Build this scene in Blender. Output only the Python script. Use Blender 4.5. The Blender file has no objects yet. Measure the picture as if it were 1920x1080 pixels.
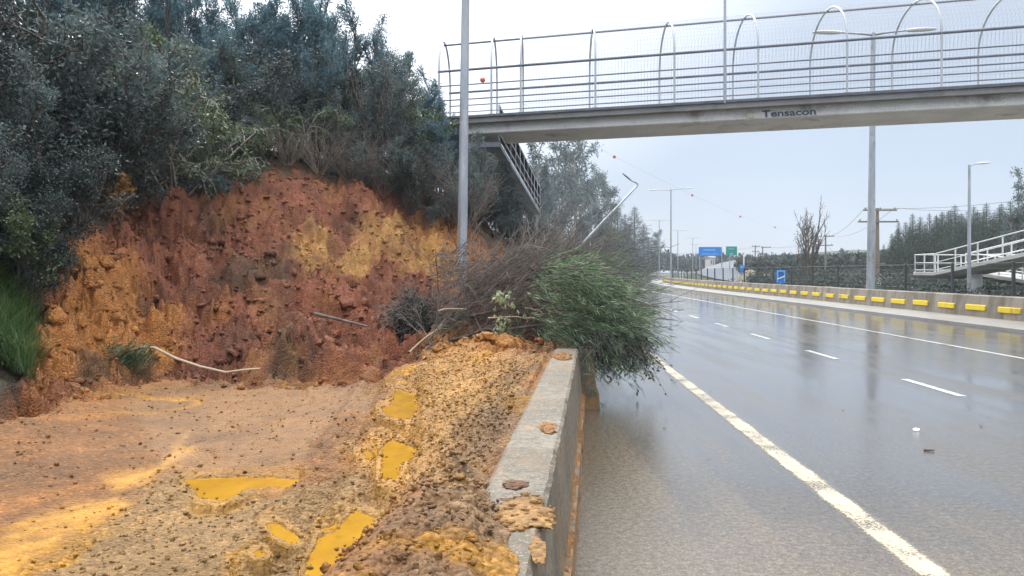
import bpy, math, random
import numpy as np
from mathutils import Vector, Matrix
random.seed(7)
PI = math.pi
scn = bpy.context.scene
COL = scn.collection

# ------------------------------------------------------------------ measuring
F, H, CX, HY = 1480.0, 1.65, 960.0, 510.0
LA = 58 / F                                     # heading of the lanes

def P(px, py, Y):
    return Vector(((px - CX) / F * Y, Y, H - (py - HY) / F * Y))

def G(px, py, z=0.0):
    return P(px, py, F * (H - z) / (py - HY))

def bend(s):
    return max(0.0, s - 60.0) ** 2 / 1022.0

def R(l, s, z=0.0):                             # lateral, distance along the road
    return Vector((l + LA * s + bend(s), s, z))

# ------------------------------------------------------------------ noise
_rng = np.random.default_rng(11)
_perm = _rng.permutation(512)
_perm = np.concatenate([_perm, _perm, _perm])
_ang = _rng.random(512) * 2 * PI
_gx, _gy = np.cos(_ang), np.sin(_ang)

def _hash(ix, iy, seed):
    return _perm[(_perm[(ix + seed * 37) & 511] + iy) & 511]

def perlin(x, y, seed=0):
    x = np.asarray(x, float); y = np.asarray(y, float)
    x0 = np.floor(x).astype(int); y0 = np.floor(y).astype(int)
    fx, fy = x - x0, y - y0
    u = fx * fx * fx * (fx * (fx * 6 - 15) + 10); v = fy * fy * fy * (fy * (fy * 6 - 15) + 10)
    def g(ix, iy, dx, dy):
        h = _hash(ix, iy, seed)
        return _gx[h] * dx + _gy[h] * dy
    a = g(x0, y0, fx, fy); b = g(x0 + 1, y0, fx - 1, fy)
    c = g(x0, y0 + 1, fx, fy - 1); d = g(x0 + 1, y0 + 1, fx - 1, fy - 1)
    return ((a * (1 - u) + b * u) * (1 - v) + (c * (1 - u) + d * u) * v) * 1.5

def fbm(x, y, octv=4, seed=0, gain=.5):
    s = 0; a = 1; n = 0
    for i in range(octv):
        s = s + a * perlin(x * 2 ** i + 13.7 * i, y * 2 ** i - 7.1 * i, seed + i); n += a; a *= gain
    return s / n

def worley(x, y, seed=0):
    x = np.asarray(x, float); y = np.asarray(y, float)
    x0 = np.floor(x).astype(int); y0 = np.floor(y).astype(int)
    f1 = np.full(x.shape, 9.0); idn = np.zeros(x.shape)
    rx = _rng_tab[0]; ry = _rng_tab[1]
    for i in (-1, 0, 1):
        for j in (-1, 0, 1):
            h = _hash(x0 + i, y0 + j, seed)
            d = np.hypot(x0 + i + rx[h] - x, y0 + j + ry[h] - y)
            m = d < f1
            f1 = np.where(m, d, f1); idn = np.where(m, _rng_tab[2][h], idn)
    return f1, idn
_rng_tab = _rng.random((3, 512))

def sstep(a, b, x):
    t = np.clip((x - a) / (b - a), 0, 1)
    return t * t * (3 - 2 * t)

# ------------------------------------------------------------------ materials
class Mat:
    def __init__(self, name):
        self.m = bpy.data.materials.new(name); self.m.use_nodes = True
        self.nt = self.m.node_tree
        self.b = self.nt.nodes['Principled BSDF']; self.out = self.nt.nodes['Material Output']
    def n(self, t, ins=None, **props):
        nd = self.nt.nodes.new('ShaderNode' + t)
        for k, v in props.items(): setattr(nd, k, v)
        for k, v in (ins or {}).items(): self.set(nd, k, v)
        return nd
    def set(self, nd, k, v):
        s = nd.inputs[k]
        if isinstance(v, bpy.types.NodeSocket): self.nt.links.new(v, s)
        elif isinstance(v, bpy.types.Node): self.nt.links.new(v.outputs[0], s)
        elif isinstance(v, (tuple, list)) and len(v) == 3 and s.type == 'RGBA': s.default_value = (*v, 1)
        else: s.default_value = v
    def P(self, **kw):
        for k, v in kw.items(): self.set(self.b, k.replace('_', ' '), v)
        return self
    def pos(self):
        return self.n('NewGeometry').outputs['Position']
    def obj(self):
        return self.n('TexCoord').outputs['Object']
    def noise(self, scale, detail=4, rough=.55, vec=None, **k):
        nd = self.n('TexNoise', {'Scale': scale, 'Detail': detail, 'Roughness': rough}, **k)
        self.set(nd, 'Vector', vec if vec is not None else self.pos())
        return nd.outputs['Fac']
    def ramp(self, fac, *stops):
        nd = self.n('ValToRGB', {'Fac': fac}); cr = nd.color_ramp
        while len(cr.elements) < len(stops): cr.elements.new(.5)
        for e, (p, c) in zip(cr.elements, stops):
            e.position = p; e.color = (*c, 1) if isinstance(c, (tuple, list)) else (c, c, c, 1)
        return nd.outputs['Color']
    def mix(self, fac, a, b, mode='MIX'):
        nd = self.n('MixRGB', {'Fac': fac, 'Color1': a, 'Color2': b}, blend_type=mode)
        return nd.outputs[0]
    def math(self, op, a, b=0.0):
        return self.n('Math', {0: a, 1: b}, operation=op).outputs[0]
    def map(self, scale, vec=None):
        nd = self.n('Mapping', {'Scale': scale}); self.set(nd, 'Vector', vec if vec is not None else self.pos())
        return nd.outputs[0]
    def bump(self, h, strength=.5, dist=.02, normal=None):
        nd = self.n('Bump', {'Height': h, 'Strength': strength, 'Distance': dist})
        if normal is not None: self.set(nd, 'Normal', normal)
        return nd.outputs[0]

def rough_mat(name, c1, c2, scale=3, rough=.7, c3=None, fine=40, bump=.3, dist=.01, metallic=0.0, stretch=None):
    M = Mat(name)
    v = M.map(stretch) if stretch else M.pos()
    a = M.noise(scale, 6, .6, v); col = M.ramp(a, (.3, c1), (.7, c2))
    f = M.noise(fine, 4, .6)
    col = M.mix(.5, col, M.ramp(f, (.25, .55), (.75, 1.25)), 'MULTIPLY')
    if c3:
        s = M.noise(scale * .6, 7, .7)
        col = M.mix(M.ramp(s, (.55, 0.0), (.68, 1.0)), col, c3)
    M.P(Base_Color=col, Roughness=rough, Metallic=metallic, Normal=M.bump(f, bump, dist))
    return M.m

def leaf_mat(name, cols, rough=.38, trans=.25):
    M = Mat(name)
    r = M.n('NewGeometry').outputs['Random Per Island']
    stops = [(i / max(1, len(cols) - 1), c) for i, c in enumerate(cols)]
    col = M.ramp(r, *stops)
    big = M.noise(.6, 3, .6)
    col = M.mix(.6, col, M.ramp(big, (.3, .6), (.7, 1.35)), 'MULTIPLY')
    M.P(Base_Color=col, Roughness=rough)
    M.b.inputs['Specular IOR Level'].default_value = .6
    tr = M.n('BsdfTranslucent', {'Color': col})
    mx = M.n('MixShader', {0: trans, 1: M.b.outputs[0], 2: tr.outputs[0]})
    M.nt.links.new(mx.outputs[0], M.out.inputs['Surface'])
    return M.m

MT = {}
MT['galv'] = rough_mat('galvanised_steel', (.36, .39, .43), (.55, .58, .62), 2, .42, (.30, .27, .24), 60, .1, .002, .55, (3, 3, .6))
MT['rail'] = rough_mat('rail_steel', (.17, .19, .23), (.27, .29, .34), 2, .5, None, 50, .1, .002, .4)
MT['thin_rail'] = rough_mat('mesh_steel', (.45, .48, .52), (.58, .60, .64), 2, .5, None, 50, .05, .002, .3)
MT['white_rail'] = rough_mat('white_painted_rail', (.62, .63, .63), (.76, .77, .77), 2, .5, (.5, .45, .4), 50, .1, .002)
MT['girder'] = rough_mat('girder_concrete', (.58, .575, .56), (.74, .735, .71), 1.2, .75, (.33, .31, .29), 30, .25, .01, 0, (1, 1, 3))
MT['deckslab'] = rough_mat('deck_edge_concrete', (.22, .22, .225), (.31, .31, .31), 1.5, .75, (.17, .165, .16), 30, .25, .01, 0, (1, 1, .6))
MT['deck'] = rough_mat('deck_steel', (.10, .11, .13), (.18, .19, .21), 3, .6)
MT['ramp'] = rough_mat('ramp_concrete', (.42, .42, .41), (.55, .55, .53), 1.5, .75, (.34, .33, .31), 30, .2, .01)
MT['wood'] = rough_mat('pole_wood', (.20, .16, .12), (.30, .26, .20), 3, .85, None, 30, .4, .01, 0, (6, 6, .5))
MT['dark'] = rough_mat('dark_post_paint', (.035, .045, .05), (.06, .07, .08), 3, .5)
MT['wire'] = rough_mat('wire', (.05, .05, .055), (.08, .08, .09), 3, .5)
MT['yellow'] = rough_mat('yellow_reflector', (.85, .60, .006), (.90, .68, .015), 1.5, .45, (.40, .27, .05), 30, .1, .005)
MT['blue'] = rough_mat('sign_blue', (.012, .22, .72), (.02, .27, .80), 1, .4)
MT['lightblue'] = rough_mat('sign_light_blue', (.20, .48, .85), (.26, .54, .9), 1, .4)
MT['green'] = rough_mat('sign_green', (.01, .30, .20), (.015, .36, .25), 1, .4)
MT['white'] = rough_mat('white_paint', (.72, .73, .74), (.82, .82, .82), 2, .5)
MT['orange'] = rough_mat('ball_orange', (.65, .10, .02), (.75, .14, .03), 2, .5)
MT['letter'] = rough_mat('letter_paint', (.05, .07, .11), (.08, .10, .15), 4, .6)
MT['emblem'] = rough_mat('faded_emblem_paint', (.50, .44, .32), (.56, .50, .40), 6, .7)
MT['bark'] = rough_mat('bark', (.07, .055, .045), (.15, .12, .10), 6, .85, None, 40, .5, .01)
MT['palebark'] = rough_mat('pale_bark', (.24, .22, .20), (.40, .37, .34), 5, .8, None, 40, .4, .01)
MT['straw'] = rough_mat('dry_stems', (.16, .13, .11), (.32, .26, .21), 8, .85)
MT['stick'] = rough_mat('bare_stick', (.45, .36, .25), (.58, .48, .34), 8, .7)
MT['twig'] = rough_mat('dead_twig', (.075, .066, .062), (.27, .225, .19), 5, .8)
MT['hut'] = rough_mat('hut_wall', (.55, .54, .52), (.68, .67, .65), 2, .8)
MT['hutroof'] = rough_mat('hut_roof', (.22, .21, .22), (.32, .31, .31), 3, .6)
MT['pale_leaf'] = leaf_mat('pale_leaf', [(.30, .36, .18), (.45, .48, .30), (.22, .30, .12)])
MT['leaf_blue_veil'] = leaf_mat('leaf_blue_veil', [(.046, .105, .135), (.115, .225, .275), (.16, .275, .32), (.075, .135, .135)], .5, .45)  # leaf tone raised and blued: the bluish lens veil is painted in
MT['leaf_grey_veil'] = leaf_mat('leaf_grey_veil', [(.05, .088, .10), (.115, .165, .175), (.165, .21, .20), (.08, .11, .085)], .5, .42)  # grey leaves brightened too, same veil put into their colour
MT['leaf_green'] = leaf_mat('leaf_green', [(.04, .075, .035), (.09, .14, .06), (.14, .19, .085), (.07, .095, .05)], .4)
MT['leaf_dark'] = leaf_mat('leaf_dark', [(.014, .026, .027), (.034, .056, .054), (.06, .088, .082)], .4)
MT['leaf_orange'] = leaf_mat('leaf_orange', [(.30, .12, .02), (.42, .20, .03), (.20, .10, .03), (.10, .09, .03)], .5)
MT['needle'] = leaf_mat('needle_broom', [(.06, .12, .06), (.15, .25, .12), (.33, .42, .24), (.10, .18, .09), (.24, .31, .19)], .45, .35)
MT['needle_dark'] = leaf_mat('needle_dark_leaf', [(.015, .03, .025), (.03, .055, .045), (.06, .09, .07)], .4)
MT['pine'] = leaf_mat('pine_needles', [(.020, .045, .042), (.04, .072, .062), (.055, .09, .075)], .5, .15)
MT['pine_green'] = leaf_mat('plantation_needles', [(.026, .052, .038), (.046, .080, .054), (.068, .104, .066)], .6, .15)
MT['far_leaf'] = leaf_mat('far_leaf', [(.03, .05, .046), (.055, .076, .064), (.08, .096, .075)], .6, .15)
MT['grass'] = leaf_mat('grass_blades', [(.03, .075, .02), (.06, .14, .035), (.10, .19, .06), (.12, .14, .06)], .45, .3)

def soil_mat(name, attr=True, base=None):
    M = Mat(name)
    if attr:
        at = M.n('Attribute', attribute_name='Col'); col = at.outputs['Color']; wet = at.outputs['Alpha']
    else:
        col = base; wet = .3
    p = M.pos()
    n1 = M.noise(1.3, 6, .65, p); n2 = M.noise(9, 6, .7, p); n3 = M.noise(55, 4, .7, p)
    vo = M.n('TexVoronoi', {'Scale': 42.0, 'Randomness': 1.0}); M.set(vo, 'Vector', p)
    peb = M.n('SeparateColor', {0: vo.outputs['Color']}).outputs[0]
    col = M.mix(.8, col, M.ramp(n1, (.28, .62), (.72, 1.34)), 'MULTIPLY')
    col = M.mix(.75, col, M.ramp(n2, (.25, .55), (.5, .98), (.75, 1.40)), 'MULTIPLY')
    col = M.mix(.7, col, M.ramp(n3, (.25, .60), (.75, 1.40)), 'MULTIPLY')
    dry = M.math('SUBTRACT', 1.0, wet)
    pebc = M.ramp(peb, (0, .60), (.7, 1.0), (.9, 1.2), (1, 1.75))
    col = M.mix(M.math('MULTIPLY', dry, .75), col, pebc, 'MULTIPLY')
    hgt = M.math('ADD', M.math('MULTIPLY', n2, .5), M.math('ADD', M.math('MULTIPLY', n3, .5), M.math('MULTIPLY', vo.outputs['Distance'], -.9)))
    bs = M.math('ADD', M.math('MULTIPLY', dry, .75), .06)
    nd = M.n('Bump', {'Height': hgt, 'Distance': .045}); M.set(nd, 'Strength', bs)
    rg = M.math('ADD', M.math('MULTIPLY', dry, .30), .45)
    M.P(Base_Color=col, Roughness=rg, Normal=nd.outputs[0])
    M.b.inputs['Specular IOR Level'].default_value = .25
    return M.m
MT['soil'] = soil_mat('landslide_soil')
MT['clod'] = soil_mat('clod_soil')
def clump_mat(name, c): return soil_mat(name, False, c)

def water_mat():
    M = Mat('muddy_water')
    n = M.noise(2.2, 4, .6); n2 = M.noise(9, 5, .65, M.map((1, .5, 1)))
    dep = M.n('Attribute', attribute_name='Col').outputs['Color']      # water depth: thin at the shore
    c = M.mix(M.ramp(n2, (.4, 0.0), (.7, .55)), M.ramp(n, (.3, (.40, .205, .016)), (.7, (.52, .285, .03))), (.33, .165, .03))
    M.P(Base_Color=c, Roughness=.05, Normal=M.bump(M.noise(16, 3, .5), .14, .01))
    tr = M.n('BsdfTransparent', {'Color': (.95, .80, .45)})
    mx = M.n('MixShader', {0: M.n('MapRange', {0: dep, 1: .0, 2: .016, 3: .15, 4: 1.0}).outputs[0], 1: tr.outputs[0], 2: M.b.outputs[0]})
    M.nt.links.new(mx.outputs[0], M.out.inputs['Surface'])
    return M.m
MT['puddle'] = water_mat()

def road_mat():
    M = Mat('wet_asphalt')
    p = M.pos()
    sx = M.n('SeparateXYZ', {0: p}); x, y = sx.outputs[0], sx.outputs[1]
    fine = M.math('ADD', M.math('MULTIPLY', M.noise(75, 4, .75, p), .5), M.math('MULTIPLY', M.noise(24, 5, .8, p), .5)); mid = M.noise(14, 5, .65, p)
    streak = M.noise(1.0, 5, .6, M.map((2.2, .22, 1), p)); patch = M.noise(.5, 5, .6, p)
    col = M.ramp(fine, (.36, (.04, .04, .043)), (.54, (.10, .097, .094)), (.66, (.22, .21, .19)))
    # silt washed over the shoulder: a strip along the barrier and a fan at the near end
    lat = M.math('SUBTRACT', x, M.math('MULTIPLY', y, .104))
    strip = M.ramp(M.math('ADD', M.math('MULTIPLY', M.math('SUBTRACT', lat, .05), .9), M.math('MULTIPLY', M.math('SUBTRACT', mid, .5), .7)), (.05, 1.0), (.75, 0.0))
    far = M.n('MapRange', {0: y, 1: 6.5, 2: 10.0, 3: 1.0, 4: 0.0}).outputs[0]
    strip = M.math('MULTIPLY', strip, far)
    near = M.n('MapRange', {0: M.math('ADD', y, M.math('MULTIPLY', M.math('SUBTRACT', patch, .5), 5.0)), 1: 3.4, 2: 6.2, 3: 1.0, 4: 0.0}).outputs[0]
    film = M.math('MAXIMUM', M.ramp(streak, (.40, 0.0), (.66, .6)), M.ramp(M.noise(.16, 6, .65), (.46, 0.0), (.66, .5)))
    silt = M.math('MINIMUM', M.math('ADD', M.math('MAXIMUM', strip, near), film), 1.0)
    siltc = M.ramp(fine, (.38, (.06, .044, .028)), (.5, (.155, .118, .078)), (.62, (.31, .26, .195)))
    col = M.mix(M.math('MULTIPLY', silt, .82), col, siltc)
    M.P(Base_Color=col)
    rg = M.n('MapRange', {0: streak, 1: .3, 2: .7, 3: .035, 4: .12}).outputs[0]
    rg = M.math('ADD', rg, M.math('MULTIPLY', silt, .05))
    M.set(M.b, 'Roughness', rg)
    rip = M.noise(7, 3, .6, M.map((1, 2.2, 1), p))
    b1 = M.bump(rip, .055, .02)
    grain = M.n('Bump', {'Height': fine, 'Distance': .006, 'Normal': b1})
    M.set(grain, 'Strength', M.math('ADD', M.math('MULTIPLY', silt, .55), .07))
    M.set(M.b, 'Normal', grain.outputs[0])
    M.b.inputs['Specular IOR Level'].default_value = .75
    return M.m
MT['road'] = road_mat()

def paint_mat(name, c, cover, lat=None):
    M = Mat(name)
    n = M.noise(55, 5, .8); w = M.noise(2.2, 5, .65)
    k = M.math('ADD', n, M.math('MULTIPLY', M.math('SUBTRACT', w, .5), .7))
    if lat is not None:                              # paint frays towards the edges of the stripe
        sx = M.n('SeparateXYZ', {0: M.pos()})
        d = M.math('ABSOLUTE', M.math('SUBTRACT', M.math('SUBTRACT', sx.outputs[0], M.math('MULTIPLY', sx.outputs[1], LA)), lat))
        k = M.math('SUBTRACT', k, M.n('MapRange', {0: d, 1: .07, 2: .11, 3: 0.0, 4: .32}).outputs[0])
    wear = M.ramp(k, (cover - .07, 1.0), (cover + .07, 0.0))
    col = M.mix(.6, c, M.ramp(M.noise(20, 4, .6), (.3, .7), (.7, 1.15)), 'MULTIPLY')
    M.P(Base_Color=col, Roughness=.3, Normal=M.bump(n, .35, .004))
    tr = M.n('BsdfTransparent'); mx = M.n('MixShader', {0: M.math('MULTIPLY', wear, .9), 1: M.b.outputs[0], 2: tr.outputs[0]})
    M.nt.links.new(mx.outputs[0], M.out.inputs['Surface'])
    return M.m
MT['line'] = paint_mat('line_paint_worn', (.60, .53, .39), .43, 1.29 * H)
MT['dash'] = paint_mat('dash_paint', (.70, .70, .66), .40)

def concrete_barrier_mat():
    M = Mat('barrier_concrete')
    p = M.pos(); sx = M.n('SeparateXYZ', {0: p})
    n = M.noise(2.2, 6, .65); f = M.noise(60, 5, .7); st = M.noise(3, 5, .6, M.map((1, 2.4, .5)))
    col = M.ramp(n, (.3, (.105, .086, .060)), (.7, (.20, .168, .118)))
    col = M.mix(.6, col, M.ramp(f, (.3, .6), (.7, 1.25)), 'MULTIPLY')
    col = M.mix(M.ramp(st, (.44, 0.0), (.64, .8)), col, (.095, .085, .07))
    col = M.mix(M.ramp(M.noise(1.1, 6, .7), (.46, 0.0), (.62, .6)), col, (.27, .245, .195))
    col = M.mix(M.ramp(M.noise(17, 6, .75), (.46, 0.0), (.58, .75)), col, (.085, .072, .05))
    col = M.mix(M.ramp(M.noise(48, 4, .8), (.54, 0.0), (.62, .7)), col, (.36, .31, .23))
    col = M.mix(M.ramp(M.noise(1.7, 5, .7, M.map((1, .7, 3))), (.52, 0.0), (.66, .5)), col, (.24, .14, .06))
    # splashed clay: denser low down
    cl = M.noise(5, 6, .7)
    low = M.n('MapRange', {0: sx.outputs[2], 1: .05, 2: .45, 3: .16, 4: -.03}).outputs[0]
    m = M.ramp(M.math('ADD', cl, low), (.56, 0.0), (.68, 1.0))
    col = M.mix(M.math('MULTIPLY', m, .8), col, (.36, .19, .065))
    spk = M.noise(26, 3, .6)
    col = M.mix(M.ramp(spk, (.62, 0.0), (.70, .9)), col, (.13, .075, .04))
    M.P(Base_Color=col, Roughness=M.n('MapRange', {0: n, 3: .45, 4: .85}).outputs[0], Normal=M.bump(M.math('ADD', f, M.math('MULTIPLY', n, 1.5)), .4, .012))
    return M.m
MT['barrier'] = concrete_barrier_mat()

def wall_mat():
    M = Mat('mossy_wall_concrete')
    n = M.noise(.9, 6, .65); f = M.noise(30, 5, .7); st = M.noise(1.4, 6, .65, M.map((1, 1.6, .25)))
    col = M.ramp(n, (.3, (.22, .19, .155)), (.7, (.34, .30, .25)))
    col = M.mix(.6, col, M.ramp(f, (.3, .65), (.7, 1.2)), 'MULTIPLY')
    col = M.mix(M.ramp(st, (.45, 0.0), (.62, .75)), col, (.10, .085, .06))
    col = M.mix(M.ramp(M.noise(1.1, 5, .7), (.58, 0.0), (.68, .6)), col, (.26, .13, .06))
    M.P(Base_Color=col, Roughness=.7, Normal=M.bump(f, .4, .015))
    return M.m
MT['wall'] = wall_mat()
MT['apron'] = rough_mat('apron_concrete', (.27, .262, .245), (.38, .37, .35), .8, .35, (.26, .22, .17), 50, .2, .005)
MT['gutter'] = rough_mat('gutter_dark', (.035, .035, .037), (.08, .075, .07), 2, .25)
MT['verge'] = rough_mat('verge_ground', (.030, .042, .020), (.065, .075, .035), .4, .9, (.13, .12, .06), 6, .5, .1)
MT['sideroad'] = rough_mat('side_road_asphalt', (.09, .10, .12), (.14, .15, .17), .2, .3, None, 10, .05, .01)

# ------------------------------------------------------------------ mesh building
class MB:
    def __init__(self): self.v = []; self.f = []
    def quad(self, a, b, c, d):
        i = len(self.v); self.v += [Vector(a), Vector(b), Vector(c), Vector(d)]; self.f.append((i, i + 1, i + 2, i + 3)); return self
    def grid(self, rows, close=False):
        i0 = len(self.v); n = len(rows[0])
        for r in rows: self.v += [Vector(p) for p in r]
        for a in range(len(rows) - 1):
            for b in range(n if close else n - 1):
                c = (b + 1) % n
                self.f.append((i0 + a * n + b, i0 + a * n + c, i0 + (a + 1) * n + c, i0 + (a + 1) * n + b))
        return self
    def cap(self, pts, flip=False):
        i = len(self.v); self.v += [Vector(p) for p in pts]; r = list(range(i, i + len(pts)))
        self.f.append(tuple(r[::-1] if flip else r)); return self
    def prism(self, prof_a, prof_b):                 # two matching closed profiles
        self.grid([prof_a, prof_b], True); self.cap(prof_a, True); self.cap(prof_b); return self
    def loft(self, rings):
        self.grid(rings, True); self.cap(rings[0], True); self.cap(rings[-1]); return self
    def box(self, c, s, ax=None):
        c = Vector(c); ax = ax or (Vector((1, 0, 0)), Vector((0, 1, 0)), Vector((0, 0, 1)))
        x, y, z = (ax[i] * s[i] / 2 for i in range(3))
        b = min(s) * .12
        # lightly chamfered along the third axis
        def ring(k, ins):
            xx, yy = x * (1 - ins * 2 / max(s[0], 1e-6)), y * (1 - ins * 2 / max(s[1], 1e-6))
            return [c + k - xx - yy, c + k + xx - yy, c + k + xx + yy, c + k - xx + yy]
        zb = z * (1 - 2 * b / s[2])
        self.loft([ring(-z, b), ring(-zb, 0), ring(zb, 0), ring(z, b)]); return self
    def tube(self, pts, r, n=6, caps=True):
        pts = [Vector(p) for p in pts]; k = len(pts)
        rs = r if isinstance(r, (list, tuple)) else [r] * k
        d = (pts[1] - pts[0]).normalized()
        u = d.orthogonal().normalized(); rings = []
        for i in range(k):
            if 0 < i < k - 1: t = (pts[i + 1] - pts[i - 1])
            elif i == 0: t = pts[1] - pts[0]
            else: t = pts[-1] - pts[-2]
            t = t.normalized() if t.length > 1e-9 else d
            u = (u - t * u.dot(t))
            u = u.normalized() if u.length > 1e-6 else t.orthogonal().normalized()
            w = t.cross(u)
            rings.append([pts[i] + (u * math.cos(2 * PI * a / n) + w * math.sin(2 * PI * a / n)) * rs[i] for a in range(n)])
        self.grid(rings, True)
        if caps: self.cap(rings[0], True); self.cap(rings[-1])
        return self
    def ball(self, c, rx, ry=None, rz=None, n=8, m=6):
        c = Vector(c); ry = ry or rx; rz = rz or rx
        rows = []
        for j in range(m + 1):
            th = PI * j / m; s = max(math.sin(th), .02)
            rows.append([c + Vector((rx * s * math.cos(2 * PI * a / n), ry * s * math.sin(2 * PI * a / n), -rz * math.cos(th))) for a in range(n)])
        self.loft(rows); return self
    def build(self, name, mat, parent=None, origin=None, smooth=False):
        o0 = Vector(origin) if origin is not None else (parent.location.copy() if parent is not None and parent.parent is None else (parent['_o'] if parent is not None else Vector()))
        o0 = Vector(o0)
        me = bpy.data.meshes.new(name)
        me.from_pydata([tuple(p - o0) for p in self.v], [], self.f)
        me.validate()
        me.materials.append(mat)
        if smooth: me.polygons.foreach_set('use_smooth', [True] * len(me.polygons))
        o = bpy.data.objects.new(name, me); COL.objects.link(o)
        if parent is not None:
            o.parent = parent; o['_o'] = o0
        else:
            o.location = o0
        return o

def np_mesh(name, V, Q, mat, parent=None, col=None, smooth=False):
    V = np.asarray(V, np.float32); Q = np.asarray(Q, np.int32); k = Q.shape[1]
    me = bpy.data.meshes.new(name)
    me.vertices.add(len(V)); me.vertices.foreach_set('co', V.ravel())
    me.loops.add(Q.size); me.loops.foreach_set('vertex_index', Q.ravel())
    me.polygons.add(len(Q)); me.polygons.foreach_set('loop_start', np.arange(0, Q.size, k, dtype=np.int32))
    if smooth: me.polygons.foreach_set('use_smooth', np.ones(len(Q), bool))
    me.update(calc_edges=True)
    if col is not None:
        a = me.color_attributes.new('Col', 'FLOAT_COLOR', 'POINT')
        a.data.foreach_set('color', np.asarray(col, np.float32).ravel())
    me.materials.append(mat)
    o = bpy.data.objects.new(name, me); COL.objects.link(o)
    if parent is not None: o.parent = parent
    return o

def tag(o, label=None, cat=None, group=None, kind=None):
    if label: o['label'] = label
    if cat: o['category'] = cat
    if group: o['group'] = group
    if kind: o['kind'] = kind
    return o

def thing(name, loc, label, cat, group=None):
    o = bpy.data.objects.new(name, None); COL.objects.link(o)
    o.location = Vector(loc); o.empty_display_size = .2
    return tag(o, label, cat, group)

def copy_thing(r, loc, rotz=0.0, sc=1.0, label=None, group=None):
    c = r.copy(); COL.objects.link(c); c.location = loc; c.rotation_euler = (0, 0, rotz)
    c.scale = sc if isinstance(sc, (tuple, list)) else (sc, sc, sc)
    if label: c['label'] = label
    if group: c['group'] = group
    for ch in list(r.children):
        d = ch.copy(); COL.objects.link(d); d.parent = c
    return c

# ------------------------------------------------------------------ terrain on the uphill side
BAR_T = .104                                    # heading of the near barrier
def bar_x(y):                                   # centre line of the barriers, then the road's shoulder
    y = np.asarray(y, float)
    a = -.325 + BAR_T * y
    b = -.325 + BAR_T * 9.4 + .08 + LA * (y - 9.4) + np.maximum(0, y - 60) ** 2 / 1022
    return np.where(y < 9.4, a, b)

cp = []
def cF(px, py, z): q = G(px, py, z); cp.append((q.x, q.y, q.z))
def cP(px, py, Y): q = P(px, py, Y); cp.append((q.x, q.y, q.z))
for a in [(0, 1080, .15), (300, 1080, .12), (600, 1080, .12), (780, 1080, .32), (900, 1060, .58), (0, 900, .25), (300, 900, .14),
          (600, 900, .16), (780, 880, .34), (890, 880, .60), (0, 800, .4), (200, 760, .3), (450, 740, .22), (650, 740, .24),
          (800, 740, .42), (930, 740, .66), (130, 735, .42), (300, 700, .36), (520, 714, .30), (700, 695, .36), (800, 660, .52),
          (900, 660, .70), (970, 660, .72)]: cF(*a)
cp += [(-3, 1, .12), (-1, 1, .35), (-.7, 1, .6), (-6, 2, .5), (-10, 3, 2.3), (-1.2, 2, .45)]
for a in [(520, 620, 12.2), (520, 520, 14), (520, 420, 16), (500, 312, 18.3), (300, 620, 12.3), (300, 520, 13.5), (300, 430, 15),
          (300, 368, 16.3), (150, 650, 9.9), (150, 550, 11), (150, 450, 12.3), (180, 400, 13.3), (50, 700, 8.8), (60, 640, 9.4),
          (100, 540, 10.5), (110, 480, 11.3), (700, 620, 13.4), (700, 540, 15), (700, 450, 17), (700, 345, 19.8), (800, 600, 15),
          (860, 545, 16.4), (860, 470, 18.3), (860, 400, 20.5), (930, 600, 13.5), (930, 520, 18), (930, 455, 21), (980, 560, 17),
          (1010, 610, 12.5), (1050, 560, 17), (0, 600, 8.6), (0, 520, 9.6), (-150, 600, 8), (-150, 450, 9.5), (-400, 500, 8), (0, 430, 11.5),
          (0, 350, 14), (-300, 350, 11), (-300, 250, 14), (0, 250, 18), (200, 330, 18.5), (500, 288, 22), (500, 280, 30),
          (200, 260, 28), (700, 330, 26), (860, 380, 26), (930, 430, 28), (-300, 200, 24), (-700, 300, 10), (1000, 480, 26)]: cP(*a)
cp = np.array(cp)

def tps_fit(c):
    n = len(c); d = np.hypot(c[:, None, 0] - c[None, :, 0], c[:, None, 1] - c[None, :, 1])
    K = np.where(d > 0, d * d * np.log(d + 1e-12), 0) + np.eye(n) * .25
    Pm = np.c_[np.ones(n), c[:, :2]]
    A = np.block([[K, Pm], [Pm.T, np.zeros((3, 3))]])
    return np.linalg.solve(A, np.r_[c[:, 2], np.zeros(3)])
_w = tps_fit(cp)
def tps(x, y):
    s = _w[-3] + _w[-2] * x + _w[-1] * y
    for i in range(len(cp)):
        d2 = (x - cp[i, 0]) ** 2 + (y - cp[i, 1]) ** 2
        s = s + _w[i] * .5 * d2 * np.log(d2 + 1e-12)
    return s

def base_h(x, y):
    x = np.asarray(x, float); y = np.asarray(y, float)
    near = tps(x, y)
    d = bar_x(y) - x
    k = np.where(y < 60, .75, .75 * np.exp(-(y - 60) / 60) + .12)
    bank = .05 + 7.5 * (1 - np.exp(-np.maximum(d - .9, 0) * k / 7.5)) + .15 * fbm(x * .2, y * .2, 3, 5)
    w = sstep(24, 33, y)
    w = np.maximum(w, sstep(26, 40, -x))
    return near * (1 - w) + bank * w

def hz(x, y): return float(base_h(np.array([x]), np.array([y]))[0])

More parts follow.
